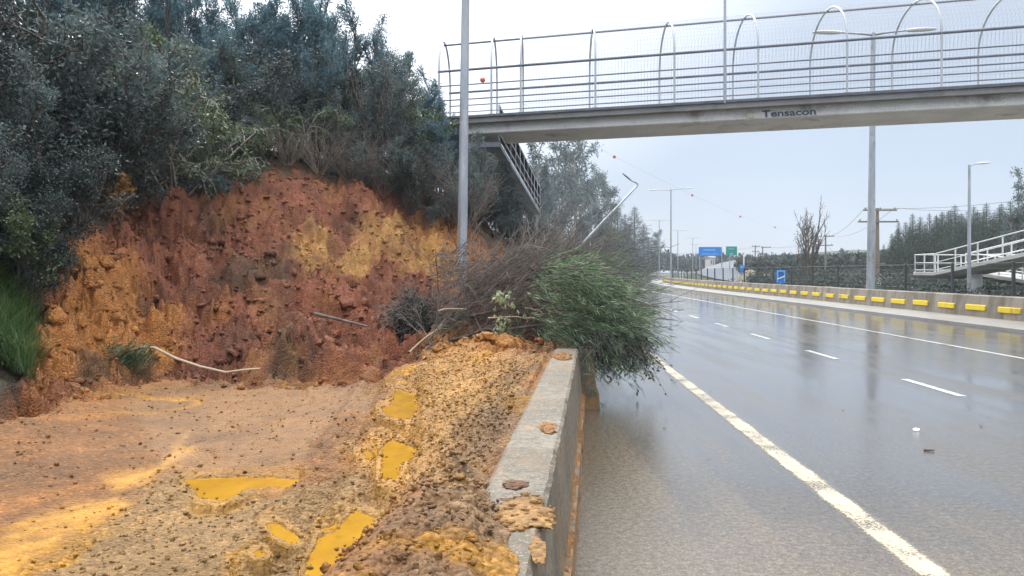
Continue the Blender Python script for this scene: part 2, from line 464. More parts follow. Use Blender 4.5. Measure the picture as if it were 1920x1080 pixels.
def poly_sd(px, py, poly):                      # signed distance in picture-space units, inside > 0
    n = len(poly); inside = np.zeros(px.shape, bool); dm = np.full(px.shape, 1e9)
    for i in range(n):
        x1, y1 = poly[i]; x2, y2 = poly[(i + 1) % n]
        c = ((y1 > py) != (y2 > py)) & (px < (x2 - x1) * (py - y1) / ((y2 - y1) or 1e-9) + x1)
        inside ^= c
        dx, dy = x2 - x1, y2 - y1
        t = np.clip(((px - x1) * dx + (py - y1) * dy) / (dx * dx + dy * dy), 0, 1)
        dm = np.minimum(dm, np.hypot(px - x1 - t * dx, py - y1 - t * dy))
    return np.where(inside, dm, -dm)

FLAT = [(-1500, 1500), (-700, 800), (0, 775), (130, 745), (300, 702), (520, 717), (720, 702), (790, 660), (1130, 640), (1130, 1100), (1130, 1500)]
SCAR = [(40, 700), (95, 545), (125, 440), (230, 392), (400, 322), (480, 305), (640, 330), (760, 360), (860, 400), (935, 460), (1000, 520), (1130, 640), (1130, 900), (1130, 1300), (-1500, 1300), (-700, 800), (0, 760)]
ORANGE = [[(60, 700), (100, 560), (130, 440), (215, 470), (265, 520), (262, 610), (330, 590), (345, 650), (250, 700), (150, 735)],
          [(800, 425), (880, 412), (940, 465), (880, 500), (850, 440)], [(800, 650), (900, 600), (1010, 640), (930, 700), (820, 700)]]
OCHRE = [[(560, 440), (600, 420), (640, 465), (690, 420), (780, 405), (840, 440), (865, 520), (790, 490), (720, 495), (650, 515), (580, 490)],
         [(720, 770), (790, 670), (870, 640), (985, 690), (940, 780), (890, 900), (800, 930), (700, 940), (650, 840)]]
PINKFLOW = [(230, 745), (330, 705), (720, 712), (740, 745), (640, 790), (560, 880), (400, 905), (300, 870), (260, 800)]
TANGRAVEL = [(230, 930), (350, 880), (520, 930), (640, 880), (740, 940), (720, 1090), (-100, 1200), (60, 1070)]
STREAM = [[(-60, 1090), (0, 985), (120, 950), (235, 922), (250, 935), (130, 1000), (30, 1075)], [(170, 895), (290, 870), (350, 820), (370, 845), (290, 900), (210, 915)]]
DARKP = [[(790, 935), (850, 890), (900, 905), (850, 960), (780, 1000)], [(900, 770), (960, 700), (1000, 690), (965, 780), (930, 840), (880, 860)], [(130, 740), (150, 650), (260, 640), (300, 680), (200, 720)],
         [(330, 500), (420, 470), (560, 520), (540, 560), (400, 560)], [(480, 690), (560, 650), (600, 690), (520, 720)]]
GREYPILE = [(745, 1090), (765, 1000), (800, 960), (900, 940), (940, 1090)]
PUDDLES = [  # outline, water level offset above the local base
    [(372, 945), (362, 915), (352, 897), (450, 897), (556, 888), (540, 905), (470, 920), (420, 945)],
    [(570, 1105), (598, 1038), (636, 1006), (658, 962), (728, 956), (750, 1000), (728, 1050), (708, 1105)],
    [(712, 780), (735, 760), (742, 735), (782, 735), (782, 765), (760, 786)],
    [(722, 850), (735, 820), (785, 822), (778, 850), (745, 878), (742, 905), (712, 915), (715, 885)],
    [(500, 985), (520, 980), (566, 1005), (552, 1014), (510, 1000)],
    [(676, 855), (690, 842), (706, 850), (698, 865)],
    [(596, 990), (612, 984), (622, 996), (606, 1003)],
    [(470, 1035), (492, 1030), (500, 1042), (480, 1048)],
]

def build_terrain():
    cols = np.concatenate([np.arange(-2200, -70, 55), np.arange(-70, 1130, 3.2), np.arange(1130, 1262, 4)])
    rows = [1.0]
    while rows[-1] < 30: rows.append(rows[-1] * 1.0043)
    while rows[-1] < 270: rows.append(rows[-1] * 1.014)
    Y = np.array(rows)[:, None] * np.ones(len(cols))[None, :]
    X = (cols[None, :] - CX) / F * Y
    Zb = base_h(X, Y)
    px = CX + F * X / Y; py = HY + F * (H - Zb) / Y
    ka = 34 + 34 * sstep(9, 13, Y); jx = fbm(X * 2.2, Y * 1.6, 5, 3, .6) * ka; jy = fbm(X * 2.2 + 40, Y * 1.2, 5, 9, .6) * ka
    qx, qy = px + jx, py + jy * .6
    flat = sstep(-22, 22, poly_sd(qx, qy, FLAT)) * (Y < 20)
    scar = sstep(-12, 16, poly_sd(qx, qy, SCAR)) * (Y < 24)
    slope = scar * (1 - flat)
    # colour of the earth itself
    red = np.array([.232, .084, .045]); dred = np.array([.145, .060, .038]); org = np.array([.44, .185, .048]); och = np.array([.50, .275, .085])
    pink = np.array([.235, .118, .041]); flatc = np.array([.235, .106, .036]); tan = np.array([.27, .165, .068]); soil = np.array([.055, .045, .03])
    dark = np.array([.085, .055, .035]); grey = np.array([.22, .132, .066]); yel = np.array([.46, .22, .015])
    col = np.ones(X.shape + (3,)) * soil
    def lay(c, m): 
        nonlocal col
        col = col * (1 - m[..., None]) + c * m[..., None]
    lay(red, scar)
    nz = fbm(X * .9, Y * .9, 5, 21); lay(dred, slope * sstep(.02, .35, nz) * .8); lay(soil * 1.1, slope * sstep(.22, .42, fbm(X * 1.1 + 5, Y * .9, 5, 23)) * .4)
    nz2 = fbm(X * 1.4, Y * .8, 5, 31); lay(org * .8, slope * sstep(.16, .42, nz2) * .45)
    lay(red * 1.2, slope * sstep(.05, .35, fbm(X * 1.9 + 11, Y * .6, 5, 39)) * .6)
    lay(flatc, flat)
    flow = fbm((X * .8 - Y * .45) * 1.6, (X * .45 + Y * .8) * .35, 5, 35, .6)
    lay(org * .75, flat * sstep(.05, .3, flow) * .75); lay(np.array([.175, .088, .038]), flat * sstep(-.05, -.3, flow) * .7)
    for p_ in ORANGE: lay(org, sstep(-34, 34, poly_sd(qx, qy, p_)) * scar * .85)
    run = sstep(-.22, .18, fbm(X * 2.4, Y * .5, 5, 37, .6))
    for k_, p_ in enumerate(OCHRE): lay(och, sstep(-34, 34, poly_sd(qx, qy, p_)) * scar * (.35 + .6 * run if k_ == 0 else .6 + .35 * run)) if k_ == 0 else lay(och * .84, sstep(-34, 34, poly_sd(qx, qy, p_)) * scar * (.6 + .35 * run))
    lay(och * .9, slope * sstep(.1, .4, fbm(X * 1.3 + 8, Y * .45, 5, 38)) * .22)
    pf = sstep(-20, 25, poly_sd(qx, qy, PINKFLOW)); lay(pink, pf * flat * (.55 + .4 * sstep(-.3, .2, flow)))
    tg = sstep(-20, 25, poly_sd(qx, qy, TANGRAVEL)); lay(tan, tg * .9)
    gp = sstep(-15, 20, poly_sd(qx, qy, GREYPILE)); lay(grey, gp * .85)
    for p_ in DARKP: lay(dark, sstep(-14, 18, poly_sd(qx, qy, p_)) * .75 * sstep(-.25, .2, nz + .1))
    nb0 = sstep(1.0, .3, bar_x(Y) - X) * flat * (Y < 10); lay(grey * .9, nb0 * sstep(-.3, .15, nz2) * .8); lay(och * .75, nb0 * sstep(.05, .25, nz) * .6)
    stm = np.zeros(X.shape)
    for p_ in STREAM: stm = np.maximum(stm, sstep(-10, 14, poly_sd(qx, qy, p_)))
    thread = sstep(.13, .02, np.abs(fbm(X * .8 + 3, Y * .5, 4, 41))) * flat * sstep(.0, .25, fbm(X * .4, Y * .4, 2, 45) + .1) * (1 - gp)
    stm = stm * (.6 + .4 * sstep(-.12, .12, fbm((X * .8 - Y * .45) * 4, (X * .45 + Y * .8) * .7, 4, 36)))
    lay(yel, np.clip(stm * .95 + thread * .65, 0, 1))
    wet = np.clip(flat * .25 + pf * flat * .25 + stm * .4 + slope * .15, 0, .9)
    # relief
    wx = fbm(X * 1.7, Y * 1.7, 4, 51) * .5; wy = fbm(X * 1.7 + 9, Y * 1.7, 4, 52) * .5
    w2, id2 = worley(X * 5.5 + wx * 3, Y * 4.2 + wy * 3, 2); w3, id3 = worley(X * 13 + wx * 4, Y * 10 + wy * 4, 3)
    big = fbm(X * .75 + wx, Y * .6 + wy, 5, 61, .55) * .72
    bil = (np.abs(fbm(X * 2.1 + wx, Y * 1.5 + wy, 5, 62, .62)) - .12) * -.6
    chip = fbm(X * 9, Y * 6, 4, 63, .7) * .055
    ledge = np.abs(((Zb * 1.9 + fbm(X * .9, Y * .9, 4, 66) * 1.6) % 1.0) - .5) * .22
    lump = (.5 - w2) * (id2 ** 4) * .06 + (.5 - w3) * (id3 ** 2) * .035 - np.abs(fbm(X * 4.5 + wx * 2, Y * 3 + wy, 4, 64, .6)) * .13
    rgh = .30 + .95 * sstep(-.18, .22, fbm(X * .55 + 2, Y * .45, 4, 67))
    mound = np.zeros(X.shape)
    for a_, b_, r_, h_ in ((545, 668, .75, .42), (400, 560, .9, .30), (250, 440, .8, .28), (335, 640, .6, .26), (470, 470, 1.0, .3), (640, 560, .9, .32), (700, 640, .7, .34), (590, 620, .5, .22), (170, 560, .7, .22), (560, 400, .9, .25), (300, 400, .8, .2), (760, 520, .8, .26), (450, 630, .55, .2), (230, 600, .6, .2), (660, 690, .5, .25)):
        k_ = np.argmin(((px - a_) ** 2 + (py - b_) ** 2).ravel()); cx_, cy_ = X.ravel()[k_], Y.ravel()[k_]
        dd = np.hypot(X - cx_, (Y - cy_) * .8) / r_ + fbm(X * 2.2 + a_, Y * 2.2, 4, 83, .6) * .55
        mound = mound + h_ * sstep(1.0, .25, dd)
    cracks = -.16 * np.exp(-(fbm(X * .8 + wx, Y * 1.1 + wy, 3, 68) / .018) ** 2)
    Z = Zb + slope * (big + (bil + chip + lump) * rgh + ledge + cracks + mound * 1.1 - .12)
    smallr = fbm(X * 5, Y * 5, 5, 71, .65) * .045 + (.5 - w3) * .014 * id3
    gr = np.clip(tg * .55 + gp * 1.5 + sstep(-16, 20, poly_sd(qx, qy, OCHRE[1])) * 1.3, 0, 2)
    Z += flat * (.02 * fbm(X * 2.5, Y * 2.5, 4, 75) + gr * (smallr + fbm(X * 1.6, Y * 1.6, 3, 76) * .05)) * (1 - stm * .8)
    al = np.linspace(0, 1, 40)
    for pl in ([(640, 1085), (700, 950), (742, 850), (762, 735)], [(440, 1085), (545, 985), (628, 895), (690, 790), (715, 730)]):
        q = [G(a_, b_, .2) for a_, b_ in pl]; q = np.array([(v.x, v.y) for v in q]); t_ = np.linspace(0, len(q) - 1, 40)
        gx_, gy_ = np.interp(t_, range(len(q)), q[:, 0]), np.interp(t_, range(len(q)), q[:, 1]); dm = np.full(X.shape, 9.0)
        for a_, b_ in zip(gx_, gy_): dm = np.minimum(dm, np.hypot(X - a_, (Y - b_) * .8))
        dm = dm + fbm(X * 4, Y * 4, 3, 93) * .06
        Z += flat * (-.055 * np.exp(-(dm / .13) ** 2) + .04 * np.exp(-((dm - .24) / .08) ** 2)) + flat * .012 * np.exp(-(dm / .12) ** 2) * np.sin(Y * 42 + X * 11)
    lowz = sstep(.06, .0, np.abs(fbm(X * .8 + 3, Y * .5, 4, 41))) * flat * .02
    Z -= lowz
    Z += (1 - scar) * (fbm(X * .8, Y * .8, 4, 81) * .25) * sstep(2, 6, Y) * (bar_x(Y) - X > 1.5)
    nb_ = sstep(1.1, .25, bar_x(Y) - X) * flat * (Y < 10); Z += nb_ * (fbm(X * 6, Y * 6, 4, 77, .65) * .06)
    gr = np.clip(gr + nb_ * 1.2, 0, 2)
    # puddle basins
    waters = []
    for k, pl in enumerate(PUDDLES):
        sd = poly_sd(px + jx * .55, py + jy * .35, pl)
        ins = sd > 0
        if not ins.any(): continue
        zw = float(np.percentile(Zb[ins], 50))
        m = sstep(-16, 7, sd)
        Z = Z * (1 - m) + (zw - .028 + .05 * np.maximum(fbm(X * 6, Y * 4, 4, 95), 0) * (1 - m * .4)) * m
        hal = sstep(-34, 4, sd)[..., None] * .5 * (1 - m[..., None] * .3); col = col * (1 - hal) + yel * .8 * hal; wet = np.maximum(wet, hal[..., 0] * 1.2)
        ring = (sd > -13) & (sd <= -1)
        Z = np.where(ring, np.maximum(Z, zw + .003 + .03 * np.clip(fbm(X * 9, Y * 7, 3, 91) + .25, 0, 1)), Z)
        waters.append((zw, sd))
    # along the barrier and the road the ground dives under
    d = bar_x(Y) - X
    lim = np.clip(-.06 + (Y - 2.55) * .24 + .05 * fbm(X * 5, Y * 5, 4, 97), -.1, .19)
    over = (Y < 3.6) & (d >= lim) & (d < .30)
    Z = np.where((d >= 0) & (d < .2) & (Y < 9.4) & ~over, np.minimum(Z, .70), Z)
    Z = np.where(over, .757 + .07 * sstep(0, .16, d - lim) + .03 * (fbm(X * 7, Y * 7, 5, 98, .7) * 1.2 + (.5 - w3) * 1.3) * sstep(0, .05, d - lim), Z)
    Z = np.where((d < 0) & ~over, -.6, Z)
    Z = np.where((Y < 3.6) & (d >= .30) & (d < .8), np.maximum(Z, .83 * sstep(.85, .28, d) + (1 - sstep(.85, .28, d)) * Z) * sstep(3.75, 3.3, Y) + Z * (1 - sstep(3.75, 3.3, Y)), Z)
    nR, nC = X.shape
    idx = np.arange(nR * nC).reshape(nR, nC)
    Q = np.stack([idx[:-1, :-1], idx[:-1, 1:], idx[1:, 1:], idx[1:, :-1]], -1).reshape(-1, 4)
    far = (X - bar_x(Y)) > 1.2
    keep = ~(far.ravel()[Q].all(1))
    rgba = np.concatenate([col, wet[..., None]], -1).reshape(-1, 4)
    o = np_mesh('landslide_ground', np.stack([X, Y, Z], -1).reshape(-1, 3), Q[keep], MT['soil'], None, rgba, True)
    tag(o, kind='structure')
    for zw, sd in waters:
        inc = (sd > -11) & (Z < zw + .02); fq = inc.ravel()[Q].any(1); q = Q[fq]
        if not len(q): continue
        u_, inv = np.unique(q.ravel(), return_inverse=True)
        V = np.stack([X.ravel()[u_], Y.ravel()[u_], np.full(len(u_), zw)], -1)
        dp = np.clip(zw - Z.ravel()[u_], 0, .1); w = np_mesh('puddle', V, inv.reshape(-1, 4), MT['puddle'], None, np.stack([dp, dp, dp, dp * 0 + 1], -1), True); tag(w, kind='structure')
    return X, Y, Z, col, slope, flat, scar, gr
TX, TY, TZ, TC, TSL, TFL, TSC, TGR = build_terrain()

def ground_at(x, y):
    return hz(x, y)

# clods and pebbles lying on the slide: nobody could count them
def icosa():
    t = (1 + 5 ** .5) / 2
    v = np.array([(-1, t, 0), (1, t, 0), (-1, -t, 0), (1, -t, 0), (0, -1, t), (0, 1, t), (0, -1, -t), (0, 1, -t), (t, 0, -1), (t, 0, 1), (-t, 0, -1), (-t, 0, 1)]) / math.hypot(1, t)
    f = np.array([(0, 11, 5), (0, 5, 1), (0, 1, 7), (0, 7, 10), (0, 10, 11), (1, 5, 9), (5, 11, 4), (11, 10, 2), (10, 7, 6), (7, 1, 8), (3, 9, 4), (3, 4, 2), (3, 2, 6), (3, 6, 8), (3, 8, 9), (4, 9, 5), (2, 4, 11), (6, 2, 10), (8, 6, 7), (9, 8, 1)])
    return v, f
def subdiv(v, f):
    v = list(map(tuple, v)); cache = {}; nf = []
    def mid(a, b):
        k = (min(a, b), max(a, b))
        if k not in cache:
            m = (np.array(v[a]) + np.array(v[b])) / 2; m /= np.linalg.norm(m); v.append(tuple(m)); cache[k] = len(v) - 1
        return cache[k]
    for a, b, c in f:
        x, y, z = mid(a, b), mid(b, c), mid(c, a)
        nf += [(a, x, z), (b, y, x), (c, z, y), (x, y, z)]
    return np.array(v), np.array(nf)
ICO = icosa(); ICO2 = subdiv(*ICO)

def scatter(name, prob, n, smin, smax, pw, base, seed, mat, sink=.35, bright=(.75, 1.35)):
    rng = np.random.default_rng(seed)
    area = (TY ** 2)                            # cells grow with the square of the distance
    w = (prob * area * (TY < 23)).ravel(); w /= w.sum()
    pick = rng.choice(len(w), n, p=w)
    c = np.stack([TX.ravel()[pick], TY.ravel()[pick], TZ.ravel()[pick]], 1)
    c[:, 0] += rng.normal(0, .02, n); c[:, 1] += rng.normal(0, .02, n)
    s = smin + (smax - smin) * rng.random(n) ** pw
    bv, bf = base; nb = len(bv)
    defo = 1 + rng.normal(0, .24, (n, nb, 1))
    scl = s[:, None, None] * (1 + rng.normal(0, .22, (n, 1, 3))) * np.array([1, 1, .75])
    V = bv[None] * defo * scl + rng.normal(0, .18, (n, nb, 3)) * s[:, None, None]
    a = rng.random(n) * 2 * PI; ca, sa = np.cos(a)[:, None], np.sin(a)[:, None]
    V = np.stack([V[..., 0] * ca - V[..., 1] * sa, V[..., 0] * sa + V[..., 1] * ca, V[..., 2]], -1) + c[:, None, :]
    V[..., 2] += (s * (.5 - sink))[:, None]
    Fc = (bf[None] + (np.arange(n) * nb)[:, None, None]).reshape(-1, 3)
    cc = TC.reshape(-1, 3)[pick] * (bright[0] + (bright[1] - bright[0]) * rng.random((n, 1)))
    rgba = np.concatenate([np.repeat(cc, nb, 0), np.full((n * nb, 1), .25)], 1)
    o = np_mesh(name, V.reshape(-1, 3), Fc, mat, None, rgba, False)
    return o
_ICO3 = subdiv(*ICO2)
_lim = (bar_x(TY) - TX > np.where(TY < 3.3, .02, .25)) & (TZ > -.5)
o = scatter('soil_clods', (TSL + .004 * TFL) * _lim, 9000, .006, .06, 4.0, ICO, 5, MT['clod'], .15, (.95, 1.25)); tag(o, 'reddish brown soil clods strewn over the landslide slope', 'clods', kind='stuff')
o = scatter('soil_lumps', TSL * (TY < 15) * _lim, 190, .04, .15, 1.8, ICO2, 15, MT['clod'], .75, (.85, 1.2)); tag(o, 'big broken clods of red-brown soil along the lower slide', 'clods', kind='stuff')
o = scatter('gravel', TFL * _lim * (.10 + TGR) * (TY < 13), 16000, .003, .017, 3.2, ICO, 6, MT['clod'], .35, (.75, 1.35)); tag(o, 'ochre gravel and small stones on the muddy flat', 'gravel', kind='stuff')

# ------------------------------------------------------------------ ground, road, markings
gm = MB(); N = 40
gm.grid([[(x, y, -.62) for x in (-1500, -300, 0, 300, 1500)] for y in (-200, 0, 300, 900, 2500)])
tag(gm.build('ground', MT['verge']), kind='structure')

S = [-6 + 2 * i for i in range(33)] + [60 + 5 * i for i in range(1, 46)]
def strip_mesh(l0, l1, z, ss=S, z1=None):
    f0 = l0 if callable(l0) else (lambda s: l0); f1 = l1 if callable(l1) else (lambda s: l1)
    mb = MB(); mb.grid([[R(f0(s), s, z), R(f1(s), s, z if z1 is None else z1)] for s in ss]); return mb
left_l = lambda s: float(bar_x(s)) - LA * s - bend(s) - .1
road = MB(); road.grid([[R(left_l(s) + (12.62 - left_l(s)) * k / 4, s, 0) for k in range(5)] for s in S])
road = road.build('road', MT['road']); tag(road, kind='structure')
L1, L2, L3 = 1.29 * H, 3.37 * H, 5.55 * H
strip_mesh(L1 - .11, L1 + .11, .004).build('edge_line', MT['line'], road, Vector())
strip_mesh(L3 - .06, L3 + .06, .004).build('edge_line', MT['dash'], road, Vector())
DS = .00182 * F * H
s0 = F * H / 216
for k in range(-1, 26):
    sc = s0 + k * DS; ss = [sc - DS * .19, sc, sc + DS * .19]
    strip_mesh(L2 - .06, L2 + .06, .004, ss).build('lane_dash', MT['dash'], road, Vector())
# shoulder apron and gutter on the far side
g = strip_mesh(12.62, 12.98, -.01); g.build('gutter', MT['gutter'], None); tag(bpy.data.objects['gutter'], kind='structure')
ap = MB(); ap.grid([[R(12.98, s, -.02), R(12.985, s, .085), R(13.03, s, .10), R(14.2, s, .11), R(15.1, s, .12)] for s in S])
tag(ap.build('pavement', MT['apron']), kind='structure')

# right verge, low hill and service road behind the wall
def right_h(l, s):
    up = .022 * max(0, s - 70) + .00004 * max(0, s - 70) ** 2
    hill = 0.0
    if l > 34: hill = min((l - 34) * .03, 1.5)
    return .02 + up * float(sstep(15.2, 26, l)) + hill
vb = MB()
ls = [15.0, 16, 18, 20, 23, 26, 30, 34, 38, 44, 52, 62, 76, 95, 120, 160]
sv = list(range(-6, 60, 6)) + list(range(60, 460, 12))
vb.grid([[R(l, s, right_h(l, s) + (.12 * (perlin(l * .35, s * .21, 4) if l > 16 else 0))) for l in ls] for s in sv])
tag(vb.build('verge', MT['verge'], smooth=True), kind='structure')
sr = MB()
sr.grid([[R(l, s, right_h(l, s) + .16) for l in (21.5, 23, 25, 27, 29.5)] for s in range(88, 420, 8)])
tag(sr.build('service_road', MT['sideroad'], smooth=True), kind='structure')

# ------------------------------------------------------------------ near concrete barrier
def barrier_ring(y, c, sgn=1):
    prof = [(-.255, -.05), (-.255, .07), (-.21, .20), (-.135, .735), (-.115, .75), (.12, .75), (.14, .735), (.165, .40), (.185, .215), (.215, .20), (.222, .0), (.222, -.05)]
    r = []
    for i, (dx, z) in enumerate(prof):
        j = .005 * float(perlin(y * 3.1 + i * 9.7, i * 3.3, 8)) + .007 * float(fbm(y * 11 + i * 5.1, i * 1.7, 3, 12)) - .012 * max(0.0, float(perlin(y * 5.3 + i * 2.2, 4.4, 15)) - .25)
        r.append(Vector((c + dx + j, y, z + (j if z > .1 else 0))))
    return r
bb = MB(); ys = [-1.5 + .05 * i for i in range(218)]
bb.loft([barrier_ring(y, float(bar_x(y))) for y in ys if y < 9.34])
b1 = thing('concrete_barrier', (-.3, 0, 0), 'clay-splashed grey concrete barrier between the mud and the wet road, running under the fallen bush', 'barrier')
bb.build('wall', MT['barrier'], b1)
bb = MB(); bb.loft([barrier_ring(y, float(bar_x(y)) + .10) for y in [9.48 + .5 * i for i in range(60)]])
b2 = thing('concrete_barrier', (1.1, 9.5, 0), 'second concrete barrier block standing a hand further into the road beneath the green fallen bush', 'barrier')
bb.build('wall', MT['barrier'], b2)

# clay and clumps lying on the barrier
def clump(name, c, r, mat, label, n=26, seed=0, flat=.5):
    rng = np.random.default_rng(seed); bv, bf = ICO2; V = []; Fs = []
    b3, f3 = subdiv(*ICO2)
    nn = fbm(b3[:, 0] * 1.6 + seed * 7.3, b3[:, 1] * 1.6, 4, seed + 3, .65)
    top = np.clip(fbm(b3[:, 0] * 5 + seed, b3[:, 1] * 5, 3, seed) * .8 + .9, .3, 2)
    V.append(b3 * (1 + .75 * nn[:, None]) * np.array([r[0], r[1], min(r) * flat * .26]) * np.stack([np.ones(len(b3)), np.ones(len(b3)), top], 1)); Fs.append(f3); k0 = len(b3)
    for i in range(n * 4):
        p = V[0][rng.integers(k0)] * np.array([1.02, 1.02, 1.0])
        s = (.02 + .16 * rng.random() ** 3) * min(r)
        vv = ICO[0] * (1 + rng.normal(0, .3, (12, 1))) * s * np.array([1.3, 1, .6]) + p; V.append(vv); Fs.append(ICO[1] + k0 + i * 12)
    o = np_mesh(name, np.concatenate(V), np.concatenate(Fs), mat); o.location = c
    return tag(o, label, 'mud')
m_brown = clump_mat('clump_brown', (.17, .085, .042)); m_ochre = clump_mat('clump_ochre', (.33, .185, .07)); m_or = clump_mat('clump_orange', (.33, .155, .05))
def on_bar(px, py): return G(px, py, .75)
clump('mud_clump', on_bar(985, 962), (.10, .20), m_ochre, 'biggest ochre mud clump spread on the barrier top near its road edge', 60, 1)
clump('mud_clump', on_bar(965, 938), (.055, .03), m_brown, 'dark brown smear of mud behind the big ochre clump on the barrier', 26, 2)
clump('mud_clump', on_bar(967, 908), (.05, .07), m_brown, 'two small brown crumbs of mud alone in the middle of the barrier top', 9, 3)
clump('mud_clump', on_bar(1027, 801), (.05, .16), m_or, 'flat orange splat of clay on the barrier top halfway to the bush', 30, 4, .3)
clump('mud_clump', on_bar(1052, 668), (.11, .35), m_or, 'orange clay cake on the barrier end under the green bush', 40, 5, .3)
clump('mud_clump', on_bar(1008, 1030), (.03, .12), m_ochre, 'ochre mud strip sliding off the barrier rim beside the frame bottom', 16, 6)
sill = MB()
rows = []
for i in range(140):
    y = 3.8 + i * .04; c = float(bar_x(y)); k = max(0.0, .35 + 1.2 * float(fbm(y * 2.6, 1.3, 4, 6))) * min(1, i / 45, (139 - i) / 12); k = min(k, 1); w = -.006 + .016 * k; h = .09 * k
    rows.append([Vector((c + .184 - h * .12, y, .214 + h)), Vector((c + .194, y, .218 + w)), Vector((c + .220 + w, y, .203 - .006)), Vector((c + .224 + w, y, .19 - .15 * k)), Vector((c + .2215, y, .17 - .16 * k))])
sill.grid(rows); tag(sill.build('mud_streak', clump_mat('streak_clay', (.27, .135, .05)), smooth=True), 'thin orange clay smear along the foot ledge of the barrier by the road', 'mud')

# ------------------------------------------------------------------ median wall with yellow reflectors
ww = MB(); sw = [9 + 1.5 * i for i in range(90)]
def wall_ring(s):
    top = .86 - .02 * float(perlin(s * .7, 3, 2)) - float(sstep(118, 140, s)) * .25
    return [R(14.88, s, 0.0), R(14.90, s, .30), R(14.97, s, top - .03), R(15.0, s, top), R(15.22, s, top), R(15.25, s, top - .03), R(15.34, s, .3), R(15.36, s, 0.0)]
ww.loft([wall_ring(s) for s in sw])
med = thing('median_wall', R(15.1, 12, 0), 'long stained concrete median wall with yellow reflector plates along its face', 'wall')
ww.build('wall', MT['wall'], med)
s_r = F * 14.9 / 875; rnd0 = random.Random(5)
for k in range(-6, 62):
    s = s_r + 1.98 * k
    if s < 11 or s > 128: continue
    mb = MB(); L = 1.22 + rnd0.uniform(-.07, .07); zz = .33 + rnd0.uniform(-.012, .012)
    a, b = R(14.9, s - L / 2), R(14.9, s + L / 2)
    def rg(q, e): return [q + Vector((.02, 0, zz + e)), q + Vector((-.028, 0, zz + .015 + e)), q + Vector((-.032, 0, zz + .17 - e)), q + Vector((-.02, 0, zz + .195 - e)), q + Vector((.05, 0, zz + .195 - e))]
    d = (b - a).normalized()
    mb.loft([rg(a, .02), rg(a + d * .05, 0), rg(b - d * .05, 0), rg(b, .02)])
    mb.build('reflector', MT['yellow'], med)

# ------------------------------------------------------------------ footbridge
A = P(1920, 225, 20.0); B = P(930, 272, 24.0); ZS = 5.50
e = Vector((A.x - B.x, A.y - B.y, 0)).normalized(); t = Vector((.04, 1, 0)).normalized(); nrm = Vector((e.y, -e.x, 0))  # nrm faces the camera
B0 = Vector((B.x, B.y, 0)); DPT = 3.0
def BP(u, d, z): return B0 + e * u + t * d + Vector((0, 0, z))
DK = .88
fb = thing('footbridge', BP(0, 1.5, 0), 'pale concrete footbridge with hooped mesh cage crossing above the highway', 'footbridge')
U0, U1 = -1.9, 24.5
WD = .20                                        # the box beam is set back under the deck edge
prof = [(WD + .06, .74), (WD + .05, .70), (WD, .44), (WD + .03, .41), (DPT - .70, .41), (DPT - .50, .46), (DPT - .42, .74)]
gring = lambda u: [BP(u, dd, ZS + z) for dd, z in prof]
mb = MB(); mb.loft([gring(U0 + (U1 - U0) * i / 30) for i in range(31)]); mb.build('girder', MT['girder'], fb)
ring = lambda u: [BP(u, dd, ZS + z) for dd, z in prof2] + [BP(u, DPT - dd, ZS + z) for dd, z in reversed(prof2)]
prof2 = [(0, .88), (0, .73), (.02, .715), (WD + .05, .738)]
mb = MB(); mb.loft([ring(U0 + (U1 - U0) * i / 30) for i in range(31)]); mb.build('deck_slab', MT['deckslab'], fb)
mb = MB()
for d0, d1 in ((-.06, .10), (DPT - .10, DPT + .06)):
    mb.prism([BP(U0, d0, ZS + DK + .003), BP(U0, d1, ZS + DK + .003), BP(U0, d1, ZS + DK + .075), BP(U0, d0, ZS + DK + .075)],
             [BP(U1, d0, ZS + DK + .003), BP(U1, d1, ZS + DK + .003), BP(U1, d1, ZS + DK + .075), BP(U1, d0, ZS + DK + .075)])
mb.build('deck_kerb', MT['deck'], fb)
ZD = ZS + DK + .04
def hoop_pts(u, n=18):
    pts = [BP(u, .03, ZD), BP(u, .03, ZD + 1.0), BP(u, .03, ZD + 1.46)]
    for i in range(1, n):
        a = PI * i / n
        pts.append(BP(u, DPT / 2 - (DPT / 2 - .03) * math.cos(a), ZD + 1.46 + 1.29 * math.sin(a) ** .9))
    return pts + [BP(u, DPT - .03, ZD + 1.46), BP(u, DPT - .03, ZD)]
hoops = [-1.86, -.15] + [.78 + 2.28 * k for k in range(11)]
for u in hoops:
    mb = MB(); mb.tube(hoop_pts(u), .032, 8); 
    h = mb.build('hoop', MT['thin_rail'], fb, smooth=True)
    for d in (.03, DPT - .03):
        pb = MB(); pb.box(BP(u, d, ZD + .045), (.16, .12, .03)); pb.build('base_plate', MT['thin_rail'], h, fb.location)
for d in (.03, DPT - .03):
    for z, r in ((1.46, .042), (1.0, .022), (.55, .022), (.16, .016)):
        mb = MB(); mb.tube([BP(U0, d, ZD + z), BP(U1, d, ZD + z)], r, 8); mb.build('rail', MT['rail'], fb, smooth=True)
mb = MB(); mb.tube([BP(U0, DPT / 2, ZD + 2.70), BP(U1, DPT / 2, ZD + 2.70)], .034, 8); mb.build('rail', MT['rail'], fb, smooth=True)
